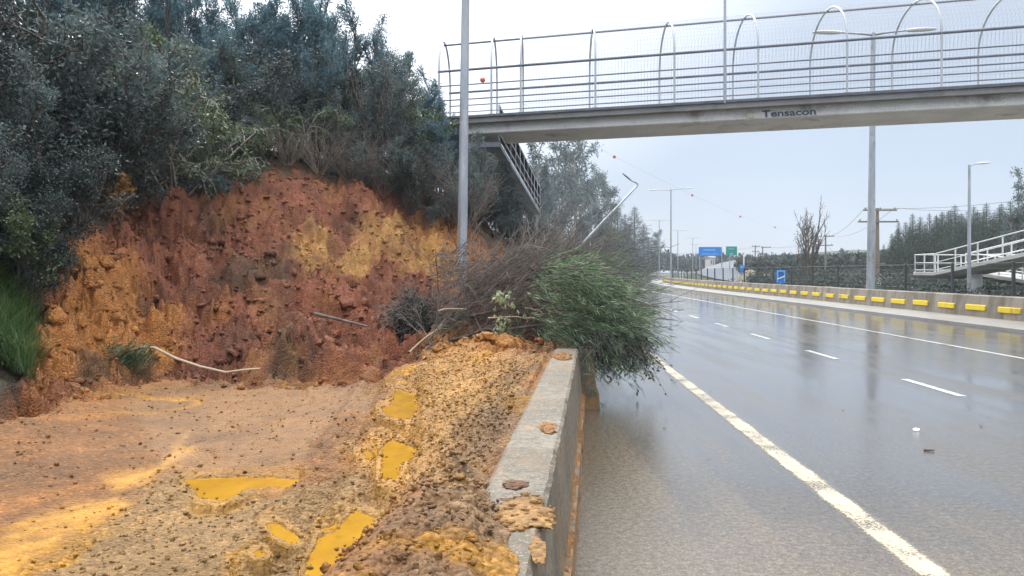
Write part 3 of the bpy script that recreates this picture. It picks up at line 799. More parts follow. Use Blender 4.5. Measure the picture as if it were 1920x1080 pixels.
# welded mesh that wraps the cage
Vw, Qw = [], []
def ribbon(pts, r):
    i0 = len(Vw); 
    pts = [np.array(p) for p in pts]
    for p in pts:
        Vw.extend([p + np.array([0, 0, r]), p + np.array([r, 0, -r * .6]), p - np.array([r, 0, r * .6])])
    for i in range(len(pts) - 1):
        for k in range(3):
            a = i0 + 3 * i + k; b = i0 + 3 * i + (k + 1) % 3
            Qw.append((a, b, b + 3, a + 3))
hp0 = hoop_pts(0.0, 14)
def along(u): return [p + e * u for p in hp0]
u = .78
while u < U1 - .02:
    ribbon(along(u), .0022); u += .095
dense = []
for i in range(len(hp0) - 1):
    n = max(1, int((hp0[i + 1] - hp0[i]).length / .13))
    dense += [hp0[i].lerp(hp0[i + 1], k / n) for k in range(n)]
for p in dense: ribbon([p + e * .78, p + e * U1], .0022)
o = np_mesh('cage_mesh', np.array([v - np.array(fb.location) for v in Vw]), np.array(Qw), MT['thin_rail'], fb)
# lettering and faded emblem on the web
def text_mesh(s):
    cu = bpy.data.curves.new('lettering', 'FONT'); cu.body = s; cu.extrude = .02; cu.offset = .022
    ob = bpy.data.objects.new('lettering', cu); COL.objects.link(ob)
    dg = bpy.context.evaluated_depsgraph_get(); dg.update()
    me = bpy.data.meshes.new_from_object(ob.evaluated_get(dg)); bpy.data.objects.remove(ob)
    return me
def u_of(px):
    k = (px - CX) / F; return (k * B.y - B.x) / (e.x - k * e.y)
me = text_mesh('Tensacon')
co = np.empty(len(me.vertices) * 3); me.vertices.foreach_get('co', co); co = co.reshape(-1, 3)
co[:, 0] = (co[:, 0] - co[:, 0].min()) / np.ptp(co[:, 0]); co[:, 1] = (co[:, 1] - co[:, 1].min()) / np.ptp(co[:, 1])
ua, ub = u_of(1433), u_of(1535)
V = []
for x, y, z in co:
    zz = .455 + y * .195; dd = WD + .05 * (zz - .44) / .26 - .003
    p = BP(ua + (ub - ua) * x, dd, ZS + zz) + nrm * (.014 if z > 0 else 0); V.append(p - fb.location)
me.vertices.foreach_set('co', np.array(V, np.float32).ravel()); me.materials.clear(); me.materials.append(MT['letter']); me.update()
o = bpy.data.objects.new('lettering', me); COL.objects.link(o); o.parent = fb
uc = u_of(1410); em = MB()
def emq(a, r):
    zz = .55 + math.sin(a) * r * .62; dd = WD + .05 * (zz - .44) / .26 - .006
    return BP(uc + math.cos(a) * r, dd, ZS + zz) + nrm * .008
em.grid([[emq(.6 + 5.0 * i / 20, .09), emq(.6 + 5.0 * i / 20, .165)] for i in range(21)])
em.build('emblem', MT['emblem'], fb)
# mast that stands on the bridge
um = u_of(1359); mb = MB(); mb.tube([BP(um, -.02, ZD - .05), BP(um, -.02, ZD + 2), BP(um, -.02, ZD + 6.5)], [.045, .04, .025], 8); mb.build('mast', MT['galv'], fb, smooth=True)
# piers
for u in (-1.2, 23.2):
    mb = MB(); c = BP(u, 1.5, 0); r = []
    for z in (-.5, ZS - .5, ZS - .1, ZS + .405):
        rr = .45 if z < ZS - .8 else (.45 if z < ZS - .7 else 1.0)
        r.append([c + Vector((math.cos(2 * PI * i / 20) * (  .45 if z < ZS - .3 else .5), math.sin(2 * PI * i / 20) * (.45 if z < ZS - .3 else 1.2), z)) for i in range(20)])
    mb.loft(r); mb.build('pier', MT['ramp'], fb)
# stair flight descending from the uphill end, away along the road
SA, SB = P(936, 275, 24.4), P(1012, 402, 38.0)
sd = (SB - SA); side = Vector((-.99, .12, 0)).normalized()
st = thing('footbridge_stair', (SB.x, SB.y, 0), 'steel mesh-sided stair descending from the uphill end of the footbridge', 'stair')
mb = MB()
def pr(q): return [q + Vector((.02, 0, 0)), q + Vector((.02, 0, .14)), q + side * 1.9 + Vector((0, 0, .14)), q + side * 1.9]
mb.prism(pr(SA), pr(SB)); mb.build('flight', MT['rail'], st)
for k, off in enumerate((Vector((0, 0, 0)), side * 1.88)):
    for z in (.42, .80, 1.28):
        mb = MB(); mb.tube([SA + off + Vector((0, 0, z)), SB + off + Vector((0, 0, z))], .03, 6); mb.build('rail', MT['galv'], st)
    for i in range(11):
        q = SA.lerp(SB, i / 10) + off
        mb = MB(); mb.tube([q + Vector((0, 0, .2)), q + Vector((0, 0, 1.3))], .026, 6); mb.build('baluster', MT['thin_rail'], st)
    Vw, Qw = [], []
    for i in range(150):
        q = SA.lerp(SB, i / 149) + off; ribbon([q + Vector((0, 0, .22)), q + Vector((0, 0, 1.28))], .012)
    for j in range(11):
        ribbon([SA + off + Vector((0, 0, .25 + j * .1)), SB + off + Vector((0, 0, .25 + j * .1))], .009)
    np_mesh('mesh_panel', np.array([v - np.array(st.location) for v in Vw]), np.array(Qw), MT['white_rail'], st)
mb = MB(); q = SA.lerp(SB, .92) + side * .9; mb.tube([(q.x, q.y, -.5), (q.x, q.y, q.z)], .2, 12); mb.build('column', MT['ramp'], st)

# ------------------------------------------------------------------ access ramp on the far side of the road
rp = thing('access_ramp', R(22.8, 47, 0), 'white railed concrete access ramp on round columns beyond the median wall', 'ramp')
LR = 22.8
def rpt(l, s, z): return R(l, s, z)
s_lo, s_hi = 46.0, 19.0
zdeck = lambda s: 1.66 + (s_lo - s) * .108
mb = MB()
def rsec(s, z, l0=LR, w=1.9): return [rpt(l0, s, z - .02), rpt(l0, s, z - .20), rpt(l0 + .35, s, z - .42), rpt(l0 + w - .35, s, z - .42), rpt(l0 + w, s, z - .20), rpt(l0 + w, s, z - .02), rpt(l0 + w - .05, s, z), rpt(l0 + .05, s, z)]
mb.loft([rsec(s, zdeck(s)) for s in np.linspace(s_lo, s_hi, 16)]); mb.build('ramp_slab', MT['ramp'], rp)
mb = MB(); mb.loft([rsec(s_lo + .004, 1.655, LR, 4.4), rsec(s_lo + 2.6, 1.655, LR, 4.4)]); mb.build('landing', MT['ramp'], rp)
zd2 = lambda s: 1.64 - (s_lo - s) * .085
mb = MB(); mb.loft([rsec(s, max(zd2(s), .15), LR + 2.5) for s in np.linspace(s_lo - .004, 29, 12)]); mb.build('ramp_slab', MT['ramp'], rp)
def railing(p0, p1, npost, hh=1.05, mids=(.55, .12)):
    for i in range(npost):
        q = p0.lerp(p1, i / (npost - 1)); m = MB(); m.tube([q - Vector((0, 0, .03)), q + Vector((0, 0, hh))], .04, 6); m.build('baluster', MT['white_rail'], rp)
    for z in (hh,) + mids:
        m = MB(); m.tube([p0 + Vector((0, 0, z)), p1 + Vector((0, 0, z))], .032 if z == hh else .022, 6); m.build('rail', MT['white_rail'], rp)
for l in (LR + .06, LR + 1.84): railing(rpt(l, s_lo, zdeck(s_lo)), rpt(l, s_hi, zdeck(s_hi)), 13)
for l in (LR + 2.56, LR + 4.34): railing(rpt(l, s_lo, zd2(s_lo)), rpt(l, 29, max(zd2(29), .15)), 9)
railing(rpt(LR + .06, s_lo + 2.5, 1.655), rpt(LR + .06, s_lo + .1, 1.655), 3); railing(rpt(LR + .06, s_lo + 2.5, 1.655), rpt(LR + 4.3, s_lo + 2.5, 1.655), 4)
railing(rpt(LR + 4.3, s_lo + 2.5, 1.655), rpt(LR + 4.3, s_lo + .1, 1.655), 3)
for s, l in ((43.2, LR + .95), (38.6, LR + 3.2), (33.5, LR + .95), (27, LR + .95), (21, LR + .95)):
    zt = (zdeck(s) if l < LR + 2 else max(zd2(s), .2)) - .425
    m = MB(); c = rpt(l, s, 0); m.loft([[c + Vector((.28 * math.cos(2 * PI * i / 18), .28 * math.sin(2 * PI * i / 18), z)) for i in range(18)] for z in (-.3, zt)]); m.build('column', MT['white_rail'], rp)

# ------------------------------------------------------------------ lamp posts
def luminaire(parent, tip, d, L=.75, mat='white'):
    d = Vector(d).normalized(); sdv = d.cross(Vector((0, 0, 1))).normalized(); up = sdv.cross(d)
    rows = []
    for x, w, h in ((-.05, .05, .04), (.05, .09, .06), (.3, .15, .075), (.6, .16, .07), (.9, .11, .05), (1, .04, .03)):
        c = tip + d * L * x
        rows.append([c + sdv * w * math.cos(2 * PI * i / 10) * L + up * h * math.sin(2 * PI * i / 10) * L for i in range(10)])
    m = MB(); m.loft(rows); return m.build('luminaire', MT[mat], parent, parent.location, smooth=True)
def lamp_post(base, top, r0, r1, arms, label, group=None, lum=.75, plate=True, mat='galv', head='white'):
    base, top = Vector(base), Vector(top)
    r = thing('lamp_post', base, label, 'lamp post', group)
    m = MB(); n = 8
    m.tube([base.lerp(top, i / n) for i in range(n + 1)], [r0 + (r1 - r0) * i / n for i in range(n + 1)], 14); m.build('pole', MT[mat], r, smooth=True)
    for (dx, dy, dz) in arms:
        tip = top + Vector((dx, dy, dz)); m = MB(); q0 = top - (top - base).normalized() * .08
        m.tube([q0, q0.lerp(tip, .35) + Vector((0, 0, dz * .25)), tip], [r1 * .7, r1 * .55, r1 * .45], 8); m.build('arm', MT[mat], r, smooth=True)
        luminaire(r, tip, (dx, dy, dz * .4), lum, head)
    if plate:
        m = MB(); m.box(base + Vector((0, 0, .03)), (r0 * 4, r0 * 4, .06)); m.build('base_plate', MT[mat], r)
    return r
b = P(865, 540, 16.4); zt = 11.4
lamp_post(b - Vector((0, 0, .5)), P(878, 510 - (zt - H) / 16.4 * F, 16.4), .108, .07, [(1.7, .3, .25)], 'tall galvanised lamp pole standing in the slumped soil beside the fallen brush', plate=False)
b = P(1632, 548, 36.9); lamp_post((b.x, b.y, 0), P(1637.5, 62, 36.9), .20, .10, [(-1.55, 0, .03), (1.55, -.1, .10)], 'thick tall double-armed lamp post rising behind the wall and past the bridge deck', lum=1.3)
b = P(1817, 540, 40); lamp_post((b.x, b.y, 0), P(1817.5, 309, 40), .10, .06, [(.35, 0, .06)], 'slim single-armed white lamp post in front of the access ramp', lum=.75)
GL = 'double-armed lamp posts down the median'
for px, yt, Y, lab in ((1258, 355, 95, 'double-armed lamp post standing where the median wall ends, tallest of the distant ones'), (1236, 413, 150, 'faint double-armed lamp post beyond the wall end, next to the pines'),
                       (1271, 432, 180, 'distant lamp post between the wall end and the blue gantry sign'), (1299, 446, 215, 'far thin lamp post second from the blue gantry sign'), (1305, 458, 250, 'farthest thin lamp post beside the blue gantry sign')):
    tp = P(px, yt, Y); lamp_post((tp.x, tp.y, .0 if Y < 120 else .5), tp, .11, .07, [(-1.75, 0, -.1 if Y < 100 else 0), (1.75, 0, .1 if Y < 100 else 0)], lab, GL, lum=.9, plate=Y < 100)
# leaning, knocked-over post
q0, q1 = P(1040, 512, 29), P(1196, 347, 30); ln = thing('lamp_post', (q0.x, q0.y, 0), 'knocked-over lamp post leaning out of the fallen bush at a steep angle', 'lamp post')
m = MB(); m.tube([q0.lerp(q1, i / 6) for i in range(7)], [.062 - .03 * i / 6 for i in range(7)], 10); m.build('pole', MT['galv'], ln, smooth=True)
q2 = P(1183, 338, 30); m = MB(); m.tube([q1, P(1194, 343, 30), q2], [.04, .035, .03], 8); m.build('arm', MT['galv'], ln, smooth=True)
luminaire(ln, q2, P(1177, 333, 30) - q2, .42, 'rail')

# ------------------------------------------------------------------ utility poles, wires, marker balls
def utility(px, ytop, Y, zb, arms, label, r=.14):
    tp = P(px, ytop, Y); u = thing('utility_pole', (tp.x, tp.y, zb), label, 'utility pole')
    m = MB(); m.tube([(tp.x, tp.y, zb - .3), (tp.x, tp.y, (zb + tp.z) / 2), tp + Vector((0, 0, .1))], [r, r * .85, r * .65], 10); m.build('pole', MT['wood'], u, smooth=True)
    for dz, w0, w1 in arms:
        m = MB(); c = tp + Vector(((w1 - w0) / 2, -r * .7 - .06, -dz)); m.box(c, (w0 + w1, .10, .12)); a = m.build('crossarm', MT['wood'], u)
        for i in range(3):
            x = -w0 + .15 + (w0 + w1 - .3) * i / 2; m = MB(); m.ball(tp + Vector((x, -r * .7 - .06, -dz + .13)), .05, .05, .08, 8, 5); m.build('insulator', MT['deck'], a, u.location)
    return tp
t1 = utility(1645, 393, 58, 0.3, [(.05, 1.1, 1.35), (.9, 1.5, 1.5), (4.0, .5, .5)], 'brown wooden utility pole with wide crossarm right beside the thick lamp post', .17)
t2 = utility(1548, 443, 105, .8, [(.0, .2, 1.1), (1.2, .9, .9)], 'dark utility pole mostly hidden inside the bare tree')
t3 = utility(1416, 461, 150, 1.5, [(.1, .7, .9), (1.1, .7, .7)], 'first of two distant utility poles, nearer to the green gantry sign')
t4 = utility(1430, 463, 140, 1.4, [(.1, .3, 1.4), (1.2, .7, .7)], 'second of two distant utility poles, nearer to the bare tree')
tr = MB(); q = P(1643, 540, 57); mb = MB(); mb.box((q.x, q.y, .75), (.6, .4, .9)); mb.build('box', MT['white'], None)
ob = bpy.data.objects['box']; ob.name = 'meter_box'; tag(ob, 'small white meter box at the foot of the wooden utility pole', 'box')
def wire(name, pts, r, label, sag=.6):
    m = MB(); seq = []
    for a, b in zip(pts[:-1], pts[1:]):
        for i in range(10): f = i / 10; seq.append(a.lerp(b, f) - Vector((0, 0, sag * 4 * f * (1 - f))))
    seq.append(pts[-1]); m.tube(seq, r, 4); return tag(m.build(name, MT['wire']), label, 'wire')
for k, (x, dz) in enumerate(((-1.0, .05), (1.2, .05), (0, 4.0))):
    wire('power_line', [P(2300, 300 + k * 30, 40), t1 + Vector((x, -.15, .15 - dz)), t2 + Vector((x * .6, -.1, .1 - dz * .3)), t4 + Vector((x * .6, -.1, .1 - dz * .3)), t4 + Vector((x, 120, 2))], .012,
         ('thin overhead power line on the outer tip of the wooden crossarm', 'thin overhead power line on the inner end of the wooden crossarm', 'lowest thin overhead line strung below the crossarms')[k], .8)
balls = [(905, 150, 70), (1152, 294, 110), (1298, 366, 150), (1388, 406, 190), (1453, 426, 230)]
blab = ['orange marker ball seen through the end of the footbridge cage', 'orange marker ball just below the bridge girder above the leaning lamp post', 'small orange marker ball right of the double-armed lamp post', 'tiny orange marker ball high above the green gantry sign', 'faintest tiny marker ball above the blue parking sign']
bp = [P(*b_) for b_ in balls]
wire('overhead_cable', [bp[0] + (bp[0] - bp[1]) * 1.5 + Vector((0, 0, 3))] + bp + [bp[4] + (bp[4] - bp[3]) * 2], .009, 'very thin overhead cable carrying the orange marker balls across the sky', .0)
for q, lb in zip(bp, blab):
    m = MB(); m.ball(q, .24, n=14, m=10); tag(m.build('marker_ball', MT['orange'], None, q, True), lb, 'marker ball', 'orange marker balls on the overhead cable')

# ------------------------------------------------------------------ fence behind the wall
fn = thing('mesh_fence', R(16.5, 28, 0), 'dark welded mesh fence on square posts standing behind the median wall', 'fence')
posts = [11.2 + 4.12 * i for i in range(36)]
for s in posts:
    c = R(16.5, s); zb = right_h(16.5, s); m = MB(); m.box(c + Vector((0, 0, zb + 1.0)), (.09, .09, 2.0)); m.build('post', MT['dark'], fn)
Vw, Qw = [], []
for z in [.15 + .2 * i for i in range(10)]: ribbon([R(16.5, s, right_h(16.5, s) + z) for s in posts], .005 if z < 1.9 else .012)
for i in range(560):
    s = posts[0] + i * .16; ribbon([R(16.5, s, right_h(16.5, s) + .1), R(16.5, s, right_h(16.5, s) + 1.95)], .0022)
np_mesh('mesh_panel', np.array([v - np.array(fn.location) for v in Vw]), np.array(Qw), MT['dark'], fn)
gr_ = MB(); gr_.loft([[R(17.4, s, z) + Vector((x, 0, 0)) for x, z in ((0, .42), (-.05, .5), (0, .58), (-.05, .66), (0, .74), (.03, .74), (.03, .42))] for s in [12 + 4 * i for i in range(28)]])
gd = thing('guard_rail', R(17.4, 12, 0), 'pale steel guard rail running along behind the mesh fence', 'guard rail'); gr_.build('beam', MT['galv'], gd)
for i in range(28):
    c = R(17.5, 12 + 4 * i); m = MB(); m.box(c + Vector((0, 0, .3)), (.1, .14, .75)); m.build('post', MT['galv'], gd)

# ------------------------------------------------------------------ signs
def panel(name, x0, x1, y0, y1, Y, mat, parent, off=0.0, th=.05):
    a, b = P(x0, y1, Y), P(x1, y0, Y); m = MB(); m.box(((a.x + b.x) / 2, Y - off, (a.z + b.z) / 2), (b.x - a.x, th, b.z - a.z)); return m.build(name, MT[mat], parent)
def post(parent, px, ytop, Y, zb, r, mat='galv'):
    q = P(px, ytop, Y); m = MB(); m.tube([(q.x, Y + .08, zb), (q.x, Y + .08, q.z)], r, 8); m.build('post', MT[mat], parent)
s1 = thing('road_sign', (P(1331, 470, 150).x, 150, 2), 'wide blue overhead direction sign far down the road', 'road sign')
panel('panel', 1310, 1352, 463, 480, 150, 'blue', s1); panel('letter_line', 1319, 1341, 467.5, 470, 150, 'lightblue', s1, .05, .02); panel('letter_line', 1316, 1346, 475.5, 477, 150, 'lightblue', s1, .05, .02)
post(s1, 1353.5, 463, 150, 1.5, .10); post(s1, 1312, 466, 150, 1.5, .10)
s2 = thing('road_sign', (P(1371, 470, 155).x, 155, 2), 'small green overhead direction sign beside the wide blue one', 'road sign')
panel('panel', 1361, 1382, 462, 479, 155, 'green', s2); panel('letter_line', 1366, 1377, 466, 467.6, 155, 'lightblue', s2, .05, .02); panel('letter_line', 1368, 1374, 475, 477.5, 155, 'lightblue', s2, .05, .02); post(s2, 1368.5, 478, 155, 1.5, .10)
s3 = thing('road_sign', (P(1393, 510, 100).x, 100, .6), 'little blue sign on a slim white mast behind the fence', 'road sign')
panel('panel', 1387, 1397, 497, 511, 100, 'blue', s3); panel('letter_line', 1388, 1394, 499.5, 501.5, 100, 'lightblue', s3, .05, .02); post(s3, 1395, 476, 100, .3, .09, 'white')
s4 = thing('road_sign', (P(1464, 520, 50).x, 50, 0), 'upright blue parking sign with dark letter and white slash above the wall', 'road sign')
panel('panel', 1456, 1472.5, 506.5, 530, 50, 'blue', s4); 
for a in ((1457, 1471.6, 507.4, 509.2), (1457, 1458.7, 509.2, 529), (1470, 1471.6, 509.2, 529)): panel('border', *a, 50, 'lightblue', s4, .04, .02)
def stroke(pts, w, mat, parent, Y, off, name):
    m = MB()
    for (xa, ya), (xb, yb) in zip(pts[:-1], pts[1:]):
        a, b = P(xa, ya, Y - off), P(xb, yb, Y - off); d = (b - a).normalized(); n_ = Vector((-d.z, 0, d.x)) * w / 2
        m.prism([a - n_, b - n_, b + n_, a + n_], [p_ + Vector((0, -.012, 0)) for p_ in (a - n_, b - n_, b + n_, a + n_)])
    return m.build(name, MT[mat], parent)
stroke([(1461.5, 526), (1461.5, 511.5), (1466, 511.5), (1468, 513.5), (1468, 516), (1466, 518), (1461.5, 518)], .05, 'letter', s4, 50, .04, 'letter')
stroke([(1457, 523.5), (1471.5, 517.5)], .075, 'white', s4, 50, .062, 'slash'); post(s4, 1464, 530, 50, 0, .05)
# hut, mound, far building
def hut(name, px0, px1, yt, Y, zb, dep, label, roofh=.5):
    a, b = P(px0, yt, Y), P(px1, yt, Y); r = thing(name, ((a.x + b.x) / 2, Y, zb), label, 'building')
    m = MB(); zt = a.z; m.box(((a.x + b.x) / 2, Y + dep / 2, (zb + zt) / 2), (b.x - a.x, dep, zt - zb)); m.build('wall', MT['hut'], r)
    m = MB(); o_ = .25
    pa = [Vector((a.x - o_, Y - o_, zt + .004)), Vector((b.x + o_, Y - o_, zt + .004)), Vector((b.x + o_, Y + dep + o_, zt + .004)), Vector((a.x - o_, Y + dep + o_, zt + .004))]
    rz = Vector((0, 0, roofh)); mid0 = (pa[0] + pa[3]) / 2 + rz; mid1 = (pa[1] + pa[2]) / 2 + rz
    m.v += [*pa, mid0, mid1]; m.f += [(0, 1, 5, 4), (2, 3, 4, 5), (0, 4, 3), (1, 2, 5), (3, 2, 1, 0)]; m.build('roof', MT['hutroof'], r)
    m = MB(); m.box(((a.x + b.x) / 2 + (b.x - a.x) * .2, Y - .02, zb + (zt - zb) * .42), ((b.x - a.x) * .22, .06, (zt - zb) * .8)); m.build('door', MT['hutroof'], r)
    m = MB(); m.box(((a.x + b.x) / 2 - (b.x - a.x) * .2, Y - .02, zb + (zt - zb) * .62), ((b.x - a.x) * .25, .05, (zt - zb) * .3)); m.build('window', MT['deck'], r)
hut('hut', 1427, 1447, 521, 80, .2, 3, 'small pale roadside hut between the dirt mound and the parking sign', .35)
hut('far_house', 1331, 1341, 483, 240, 2.5, 6, 'pale house just visible under the wide blue sign', 1.0)
mm = MB(); c = P(1408, 530, 96); rows = []
for j in range(7):
    rr = [0.05, .35, .6, .8, .92, 1.0, 1.05][j]; z = 1.45 * (1 - rr ** 1.6)
    rows.append([Vector((c.x + 2.0 * rr * math.cos(a * PI / 8) * (1 + .1 * perlin(a * .9, j * .7, 3)), c.y + 1.6 * rr * math.sin(a * PI / 8), .5 + z * (1 + .15 * float(perlin(a * .8, j, 5))))) for a in range(16)])
mm.grid(rows, True); tag(mm.build('dirt_mound', clump_mat('mound_earth', (.36, .31, .20)), None, c, True), 'beige dirt mound beyond the fence beside the little blue sign', 'mound')

# ------------------------------------------------------------------ plants
class Plant:
    def __init__(self, seed): self.rng = np.random.default_rng(seed); self.tubes = []; self.an = []; self.ad = []
    def branch(self, p, d, L, r, lv, prm):
        rng = self.rng; seg = prm['seg'][lv]; pts = [p]; ds = [d]
        for i in range(seg):
            d = d + rng.normal(0, prm['wig'][lv], 3) + np.array([0, 0, prm['up'][lv]]); d /= np.linalg.norm(d)
            p = p + d * L / seg; pts.append(p); ds.append(d)
        self.tubes.append((pts, r, r * prm.get('tip', .35)))
        last = lv == len(prm['n'])
        if last or prm.get('leafall'):
            for k in range(prm['anch']):
                f = (.15 + .85 * (k + rng.random()) / prm['anch']) * seg; i = min(int(f), seg - 1); q = pts[i] + (pts[i + 1] - pts[i]) * (f - i)
                self.an.append(q); self.ad.append(ds[i + 1])
        if not last:
            n = prm['n'][lv]
            for k in range(n):
                f = (prm['t0'][lv] + (1 - prm['t0'][lv]) * (k + rng.random()) / n) * seg; i = min(int(f), seg - 1)
                q = pts[i] + (pts[i + 1] - pts[i]) * (f - i); ax = ds[i + 1]
                s = rng.normal(0, 1, 3); s -= ax * s.dot(ax); s /= np.linalg.norm(s)
                an = prm['ang'][lv] * (1 + rng.normal(0, .2)); d2 = ax * math.cos(an) + s * math.sin(an)
                Lk = L * prm['rat'][lv] * (1.15 - .55 * f / seg) * (1 + rng.normal(0, .15))
                self.branch(q, d2, max(Lk, .05), r * .55, lv + 1, prm)
    def leaves(self, per, L, W, spread, along=.6, down=0.0, rnd=.8):
        rng = self.rng; A_ = np.repeat(np.array(self.an), per, 0); D_ = np.repeat(np.array(self.ad), per, 0); n = len(A_)
        A_ = A_ + rng.normal(0, spread, (n, 3))
        d = D_ * along + rng.normal(0, rnd, (n, 3)) - np.array([0, 0, down]); d /= np.linalg.norm(d, axis=1, keepdims=True)
        w = np.cross(d, rng.normal(0, 1, (n, 3))); w /= np.linalg.norm(w, axis=1, keepdims=True) + 1e-9
        l = L * (.6 + .8 * rng.random((n, 1))); ww = W * (.6 + .8 * rng.random((n, 1)))
        V = np.stack([A_, A_ + d * l * .45 + w * ww / 2, A_ + d * l, A_ + d * l * .45 - w * ww / 2], 1).reshape(-1, 3)
        return V, np.arange(n * 4).reshape(-1, 4)
    def leaves_tapered(self, Ht, per, L, W, *a):
        V, Q = self.leaves(per, L, W, *a); q = V.reshape(-1, 4, 3); b0 = q[:, :1]
        k = np.clip(1.15 - b0[..., 2:3] / Ht, .22, 1); q[:] = b0 + (q - b0) * k
        return q.reshape(-1, 3), Q
    def wood(self, sides=4, minr=0.0):
        V, Q = [], []
        for pts, r0, r1 in self.tubes:
            if r0 < minr: continue
            i0 = len(V); k = len(pts)
            for i, p in enumerate(pts):
                t_ = pts[min(i + 1, k - 1)] - pts[max(i - 1, 0)]; t_ = t_ / (np.linalg.norm(t_) + 1e-9)
                u = np.cross(t_, (0.31, .77, .56)); u /= np.linalg.norm(u) + 1e-9; w = np.cross(t_, u); r = r0 + (r1 - r0) * i / (k - 1)
                for a in range(sides): V.append(p + (u * math.cos(2 * PI * a / sides) + w * math.sin(2 * PI * a / sides)) * r)
            for i in range(k - 1):
                for a in range(sides):
                    b_ = (a + 1) % sides; Q.append((i0 + i * sides + a, i0 + i * sides + b_, i0 + (i + 1) * sides + b_, i0 + (i + 1) * sides + a))
        return np.array(V), np.array(Q)

PARK = Vector((0, -4000, 0))
def make_plant(name, cat, seed, Ht, spread, nst, prm, leaf, lmat, wmat, sides=4, minr=0.0, lean=None, trunk='trunk', crown='crown'):
    pl = Plant(seed); rng = pl.rng
    for i in range(nst):
        a = 2 * PI * (i + rng.random()) / nst; s = spread * (.3 + .7 * rng.random())
        d = np.array([math.cos(a) * s, math.sin(a) * s, 1.0]); d = d if lean is None else d + np.array(lean); d /= np.linalg.norm(d)
        pl.branch(np.array([math.cos(a), math.sin(a), 0]) * .12 * (nst > 1), d, Ht * (.6 + .4 * rng.random()) * prm.get('stem', .8), prm['r'], 0, prm)
    r = thing(name, PARK, 'x', cat)
    V, Q = pl.wood(sides, minr); np_mesh(trunk, V, Q, MT[wmat], r)
    if leaf:
        V, Q = pl.leaves(**leaf); np_mesh(crown, V, Q, MT[lmat], r)
    return r

SH = dict(n=[9, 6], seg=[5, 4, 3], wig=[.10, .16, .2], up=[.06, .12, .05], t0=[.22, .2], ang=[.75, .7], rat=[.42, .48], anch=6, r=.035)
UP = dict(n=[11, 6], seg=[6, 4, 3], wig=[.05, .10, .15], up=[.10, .22, .12], t0=[.2, .2], ang=[.55, .5], rat=[.34, .45], anch=6, r=.04)
WEEP = dict(n=[9, 6], seg=[6, 5, 4], wig=[.12, .16, .2], up=[-.03, -.10, -.14], t0=[.2, .2], ang=[.8, .7], rat=[.45, .5], anch=6, r=.035)
protos = []
protos.append(('up', make_plant('tall_shrub', 'shrub', 1, 5.0, .28, 6, UP, dict(per=7, L=.10, W=.027, spread=.06, along=.8, rnd=.6), 'leaf_blue_veil', 'bark')))
protos.append(('up', make_plant('tall_shrub', 'shrub', 2, 5.0, .38, 7, UP, dict(per=7, L=.095, W=.027, spread=.06, along=.7, rnd=.7), 'leaf_blue_veil', 'bark')))
protos.append(('up', make_plant('tall_shrub', 'shrub', 3, 5.0, .22, 5, UP, dict(per=8, L=.10, W=.028, spread=.06, along=.9, rnd=.6), 'leaf_blue_veil', 'bark')))
protos.append(('sh', make_plant('bank_shrub', 'shrub', 4, 3.4, .60, 7, SH, dict(per=7, L=.085, W=.028, spread=.07), 'leaf_grey_veil', 'bark')))
protos.append(('sh', make_plant('bank_shrub', 'shrub', 5, 3.4, .7, 8, SH, dict(per=6, L=.085, W=.03, spread=.08), 'leaf_dark', 'bark')))
protos.append(('we', make_plant('hanging_shrub', 'shrub', 6, 3.6, .9, 8, WEEP, dict(per=5, L=.10, W=.035, spread=.06, down=.3), 'leaf_grey_veil', 'bark')))
protos.append(('we', make_plant('hanging_shrub', 'shrub', 7, 3.6, .8, 7, WEEP, dict(per=4, L=.10, W=.04, spread=.07, down=.3), 'leaf_green', 'palebark')))
protos.append(('sh', make_plant('bank_shrub', 'shrub', 8, 3.4, .65, 7, SH, dict(per=5, L=.11, W=.045, spread=.08), 'leaf_green', 'bark')))
used = set()
def place(i, loc, rotz, sc, label, group=None):
    r = protos[i][1]
    if i not in used:
        used.add(i); r.location = loc; r.rotation_euler = (0, 0, rotz); r.scale = sc if isinstance(sc, (tuple, list)) else (sc,) * 3
        r['label'] = label
        if group: r['group'] = group
        return r
    return copy_thing(r, loc, rotz, sc, label, group)
ORD = ['first', 'second', 'third', 'fourth', 'fifth', 'sixth', 'seventh', 'eighth', 'ninth', 'tenth', 'eleventh', 'twelfth', 'thirteenth', 'fourteenth', 'fifteenth', 'sixteenth', 'seventeenth', 'eighteenth']
rnd = random.Random(3)
def shrub_row(items, Y, kinds, phrase, group, jit=1.0):
    items = sorted(items, key=lambda q: -q[0])
    for k, (px, hgt) in enumerate(items):
        y = Y + rnd.uniform(-jit, jit); x = (px - CX) / F * y; i = kinds[k % len(kinds)]
        h0 = 5.0 if protos[i][0] == 'up' else 3.4
        s = hgt / h0; place(i, (x, y, hz(x, y) - .1), rnd.uniform(0, 6.28), (s * rnd.uniform(.95, 1.15), s * rnd.uniform(.95, 1.15), s), phrase % ORD[k], group)
